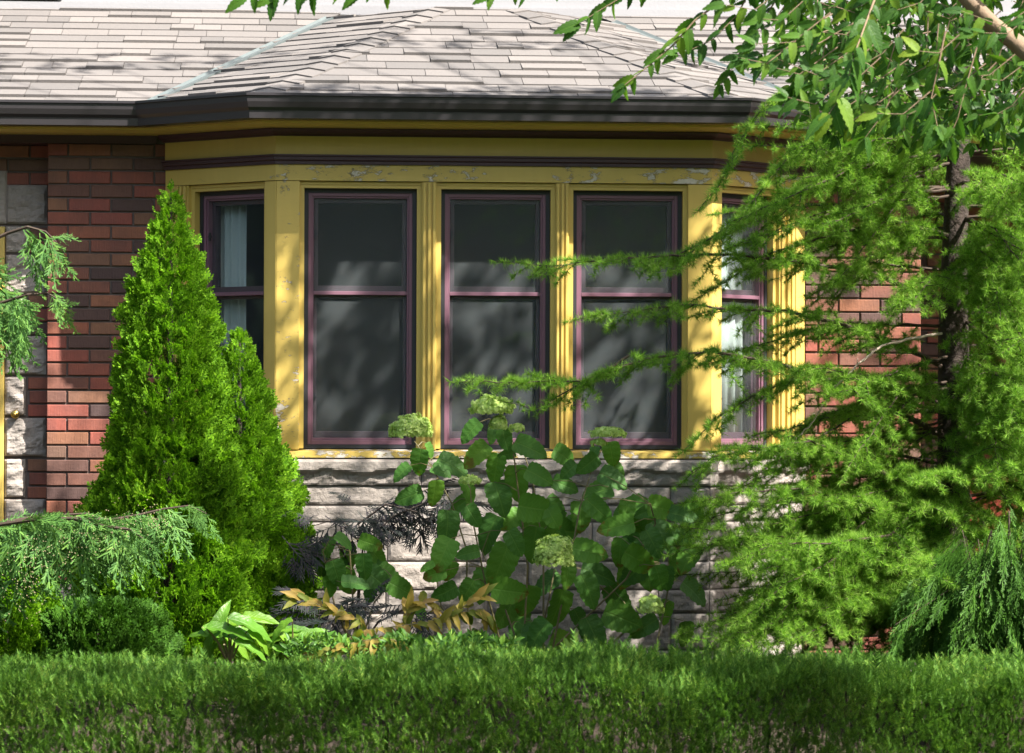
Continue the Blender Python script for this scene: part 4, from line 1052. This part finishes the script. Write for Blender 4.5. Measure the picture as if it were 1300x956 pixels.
# ---- elm: crown mostly out of view, twigs hanging in at the top right; it dapples the house
eb = Vector((4.1, -6.6, 0.02)); elm = empty('elm_tree', eb, 'broad leaved tree whose limb and leafy twigs hang in along the top of the view', 'tree')
b = MB(); b.tube([eb+Vector((0, 0, -.2)), eb+Vector((.02, 0, 1.2)), eb+Vector((-.05, .1, 2.6)), eb+Vector((.1, .3, 4.2)), eb+Vector((.4, .8, 6.5)), eb+Vector((.5, 1.2, 9))], [.2, .17, .15, .12, .08, .03], 14); b.build('trunk', M['elmbark'], elm, True)
EB = MB(); EP, ED, EN, ES = [], [], [], []; g = random.Random(31)
def etwig(pts, r0, leafL, every, spread=.8, drop=.5, litter=1.0):
    pts = [Vector(p) for p in pts]; dense = []
    for i in range(len(pts)-1):
        m = max(2, int((pts[i+1]-pts[i]).length/.03))
        for k_ in range(m): dense.append(pts[i].lerp(pts[i+1], k_/m))
    dense.append(pts[-1]); n_ = len(dense); EB.tube(dense, [r0*(1-.8*i/n_) for i in range(n_)], 5, False); acc = 0; s = 1
    for i in range(1, n_):
        acc += (dense[i]-dense[i-1]).length; dd = (dense[i]-dense[i-1]).normalized()
        while acc > every:
            acc -= every; s = -s; sd = dd.cross(Vector((0, -1, .3))).normalized()
            EP.append(tuple(dense[i])); d = dd*.6+sd*s*spread+Vector((g.uniform(-.25, .25), g.uniform(-.35, .35), -drop))
            ED.append(tuple(d)); EN.append((g.uniform(-1, 1), -1+g.uniform(-.3, .8), g.uniform(-.3, 1.2))); ES.append(leafL*g.uniform(.55, 1.2))
    EP.append(tuple(dense[-1])); ED.append(tuple((dense[-1]-dense[-2]).normalized()+Vector((0, 0, -.3)))); EN.append((0, -1, .4)); ES.append(leafL)
limbpts = PL([(1480, 190, -5.6), (1390, 130, -5.3), (1300, 62, -5.0), (1258, 30, -5.0), (1222, -8, -5.0), (1150, -90, -4.9), (1040, -180, -4.8)])
EB.tube([eb+Vector((-.05, .1, 2.4))]+limbpts, [.07, .05, .04, .031, .028, .026, .02, .01], 10)
lm2 = PL([(1150, -90, -4.9), (900, -120, -4.7), (600, -90, -4.7), (380, -60, -4.8)]); EB.tube(lm2, [.02, .014, .01, .005], 8)
E = lambda *a: [at(x, y, Y) for x, y, Y in a]
Yt_ = -4.6
etwig(E((960, -60, -4.7), (906, 8, Yt_), (882, 26, Yt_), (854, 58, Yt_), (817, 89, Yt_), (793, 108, Yt_)), .006, .074, .024, drop=.7)
etwig(E((860, -60, -4.7), (800, -10, Yt_), (760, 14, Yt_), (735, 30, Yt_)), .004, .08, .028, drop=.7)
etwig(E((790, -50, Yt_), (700, -25, Yt_), (655, -12, Yt_), (625, -8, Yt_)), .004, .075, .028, drop=.8)
etwig(E((980, -60, -4.5), (935, 20, -4.4), (905, 50, -4.4), (880, 62, -4.4), (860, 68, -4.4)), .004, .065, .022)
etwig(E((1010, -40, -4.4), (960, 40, -4.4), (940, 65, -4.3), (928, 90, -4.3), (915, 108, -4.3)), .004, .055, .016)
etwig(E((1100, 20, -4.6), (1040, 55, -4.6), (1000, 62, -4.6), (965, 68, -4.6), (950, 72, -4.6)), .004, .07, .024, drop=.8)
etwig(E((1110, 0, -5.3), (1088, 60, -5.5), (1078, 95, -5.5), (1066, 125, -5.5), (1052, 145, -5.5)), .004, .095, .024, drop=.8)
etwig(E((1200, 40, -5.2), (1190, 90, -5.2), (1182, 125, -5.2), (1190, 160, -5.2)), .004, .08, .03, drop=.9)
etwig(E((1240, 60, -5.2), (1226, 110, -5.2), (1216, 150, -5.2), (1205, 175, -5.2)), .003, .075, .03, drop=.9)
etwig(E((420, -60, -4.8), (360, -22, -4.8), (335, -12, -4.8), (312, -4, -4.8)), .003, .085, .03, drop=.9)
etwig(E((470, -50, -4.8), (430, -20, -4.8), (385, -12, -4.8), (350, -6, -4.8)), .003, .085, .034, drop=1.1)
etwig(E((560, -50, -4.8), (520, -26, -4.8), (470, -16, -4.8), (455, -8, -4.8)), .003, .075, .034, drop=1)
for i in range(115):
    x0 = g.uniform(985, 1340); y0 = g.uniform(-170, 130 if x0 > 1060 else 60); Y0 = g.uniform(-5.4, -3.8); a = g.uniform(1.6, 3.6); L = g.uniform(50, 110)
    y0 = min(y0, 135)
    etwig(E((x0, y0, Y0), (x0+L*.5*math.cos(a), y0+L*.25+10, Y0), (x0+L*math.cos(a), y0+L*.5*abs(math.sin(a))+14, Y0)), .0025, g.uniform(.05, .072), .03, spread=g.uniform(.5, 1.2), drop=g.uniform(.1, 1.0))
for i in range(300):                                   # deeper, denser foliage toward the house
    x0 = g.uniform(1010, 1340); y0 = g.uniform(-80, 150 if x0 > 1080 else 90); Y0 = g.uniform(-3.6, -1.9); a = g.uniform(0, 6.28); L = g.uniform(40, 80)
    etwig(E((x0, y0, Y0), (x0+L*.5*math.cos(a), y0+8, Y0-.05), (x0+L*math.cos(a), y0+L*.3*abs(math.sin(a))+20, Y0)), .0025, .062, .024, spread=g.uniform(.5, 1.1), drop=g.uniform(.2, .9))
# crown between the sun and the house; openings where the photograph has sun patches
clear = [(70, 300, 20, 50), (75, 470, 30, 30), (130, 350, 18, 10), (215, 300, 40, 90), (255, 420, 50, 75), (300, 520, 45, 60), (180, 640, 45, 35), (330, 640, 35, 60), (290, 790, 70, 30), (380, 600, 60, 14), (480, 600, 50, 10),
         (548, 300, 5, 60), (575, 315, 12, 38), (625, 350, 14, 34), (650, 290, 20, 10), (715, 380, 6, 120), (738, 320, 16, 46), (795, 300, 20, 24), (784, 430, 6, 34), (812, 475, 26, 8), (828, 520, 22, 20), (768, 505, 7, 36), (690, 440, 8, 22), (465, 345, 12, 26),
         (606, 500, 8, 16), (525, 540, 26, 14), (704, 700, 40, 40), (800, 700, 55, 50), (770, 800, 50, 20), (860, 600, 60, 40), (830, 660, 50, 30), (740, 640, 50, 24), (600, 850, 60, 14), (450, 850, 50, 12), (60, 830, 60, 20), (960, 850, 100, 14),
         (20, 400, 40, 60), (40, 680, 40, 20), (230, 670, 40, 20), (440, 700, 30, 20), (510, 690, 40, 24), (100, 800, 40, 30)]
sr = sun_to; cnt = 0
def shade_prob(x, y):
    for cx, cy, rx, ry in clear:
        if ((x-cx)/(rx+9))**2+((y-cy)/(ry+9))**2 < 1: return 0
    if x > 880 and 215 < y < 620: return .10
    if x > 880: return .30
    if y < 75: return .24
    if y < 130: return .42 if x < 380 else .55
    if y < 240: return .9
    if 375 < x < 885 and y < 580: return 1.05
    return .88
CP = []
for i in range(9000):
    x = g.uniform(-60, 1300); y = g.uniform(-60, 930)
    a_, c_ = (x-y)*.7071, (x+y)*.7071
    nz_ = mnoise.noise(Vector((a_/85, c_/30, 3)))*.7+mnoise.noise(Vector((a_/30, c_/14, 9)))*.3
    pr = shade_prob(x, y)
    if pr <= 0 or (nz_+.36)/.72 > pr or g.random() > .55: continue
    Yp = 0.0 if y < 620 else -.8
    if y < 130: Yp = .9
    if y > 815: Yp = -2.7
    CP.append(at(x, y, Yp)+sr*g.uniform(4.3, 6.6))
print('crown clumps', len(CP))
for p in CP:
    d = Vector((g.uniform(-1, 1), g.uniform(-1, 1), g.uniform(-.5, .2))).normalized(); L = g.uniform(.05, .11)
    etwig([p-d*L*.5, p, p+d*L*.5+Vector((0, 0, -.02))], .002, .075, .03, drop=.3)
# limbs carrying the crown
tops = random.Random(2).sample(CP, 70); tk = [eb+Vector((-.05, .1, 2.6)), eb+Vector((.1, .3, 4.2)), eb+Vector((.4, .8, 6.5)), eb+Vector((.5, 1.2, 8.6))]
for p in tops:
    q = min(tk, key=lambda a: (a-p).length+(3 if a.z > p.z else 0)); mid = q.lerp(p, .5)+Vector((g.uniform(-.3, .3), g.uniform(-.3, .3), .3)); EB.tube([q, mid, p], [.018, .010, .004], 5, False)
EB.build('branches', M['elmbark'], elm, True)
EP, ED, EN, ES = map(np.array, (EP, ED, EN, ES)); print('elm leaves', len(EP))
scatter('leaves', T_ELM, EP, frames(ED, EN, ES), M['elm'], elm, True)
# ---- trees across the street (seen only mirrored in the glass)
g2 = np.random.default_rng(9); P = []
for cx, cy, cz, r_ in [(26*math.sin(R(-100+i*14.3)), 1-31*math.cos(R(-100+i*14.3))-(3 if abs(i-7) < 4 else 0), g2.uniform(4, 6), g2.uniform(4, 5)) for i in range(15)]:
    u_ = unit(5200, g2)*g2.uniform(.5, 1.1, (5200, 1)); P.append(u_*np.array([r_, r_*.6, r_*1.2])+np.array([cx, cy, cz]))
P = np.concatenate(P); P[:, 2] = np.abs(P[:, 2]); tag(scatter('far_woods', (T_TUFT[0][0][:0], 0) and (np.array([(-.3, 0, 0), (.3, 0, .05), (.2, 1, 0), (-.2, 1, -.05)]), np.array([(0, 1, 2, 3)])), P, frames(unit(len(P), g2), unit(len(P), g2), g2.uniform(.5, .9, len(P))), M['woods'], None), 'row of green trees across the street mirrored in the window glass', 'woods', None, 'stuff')
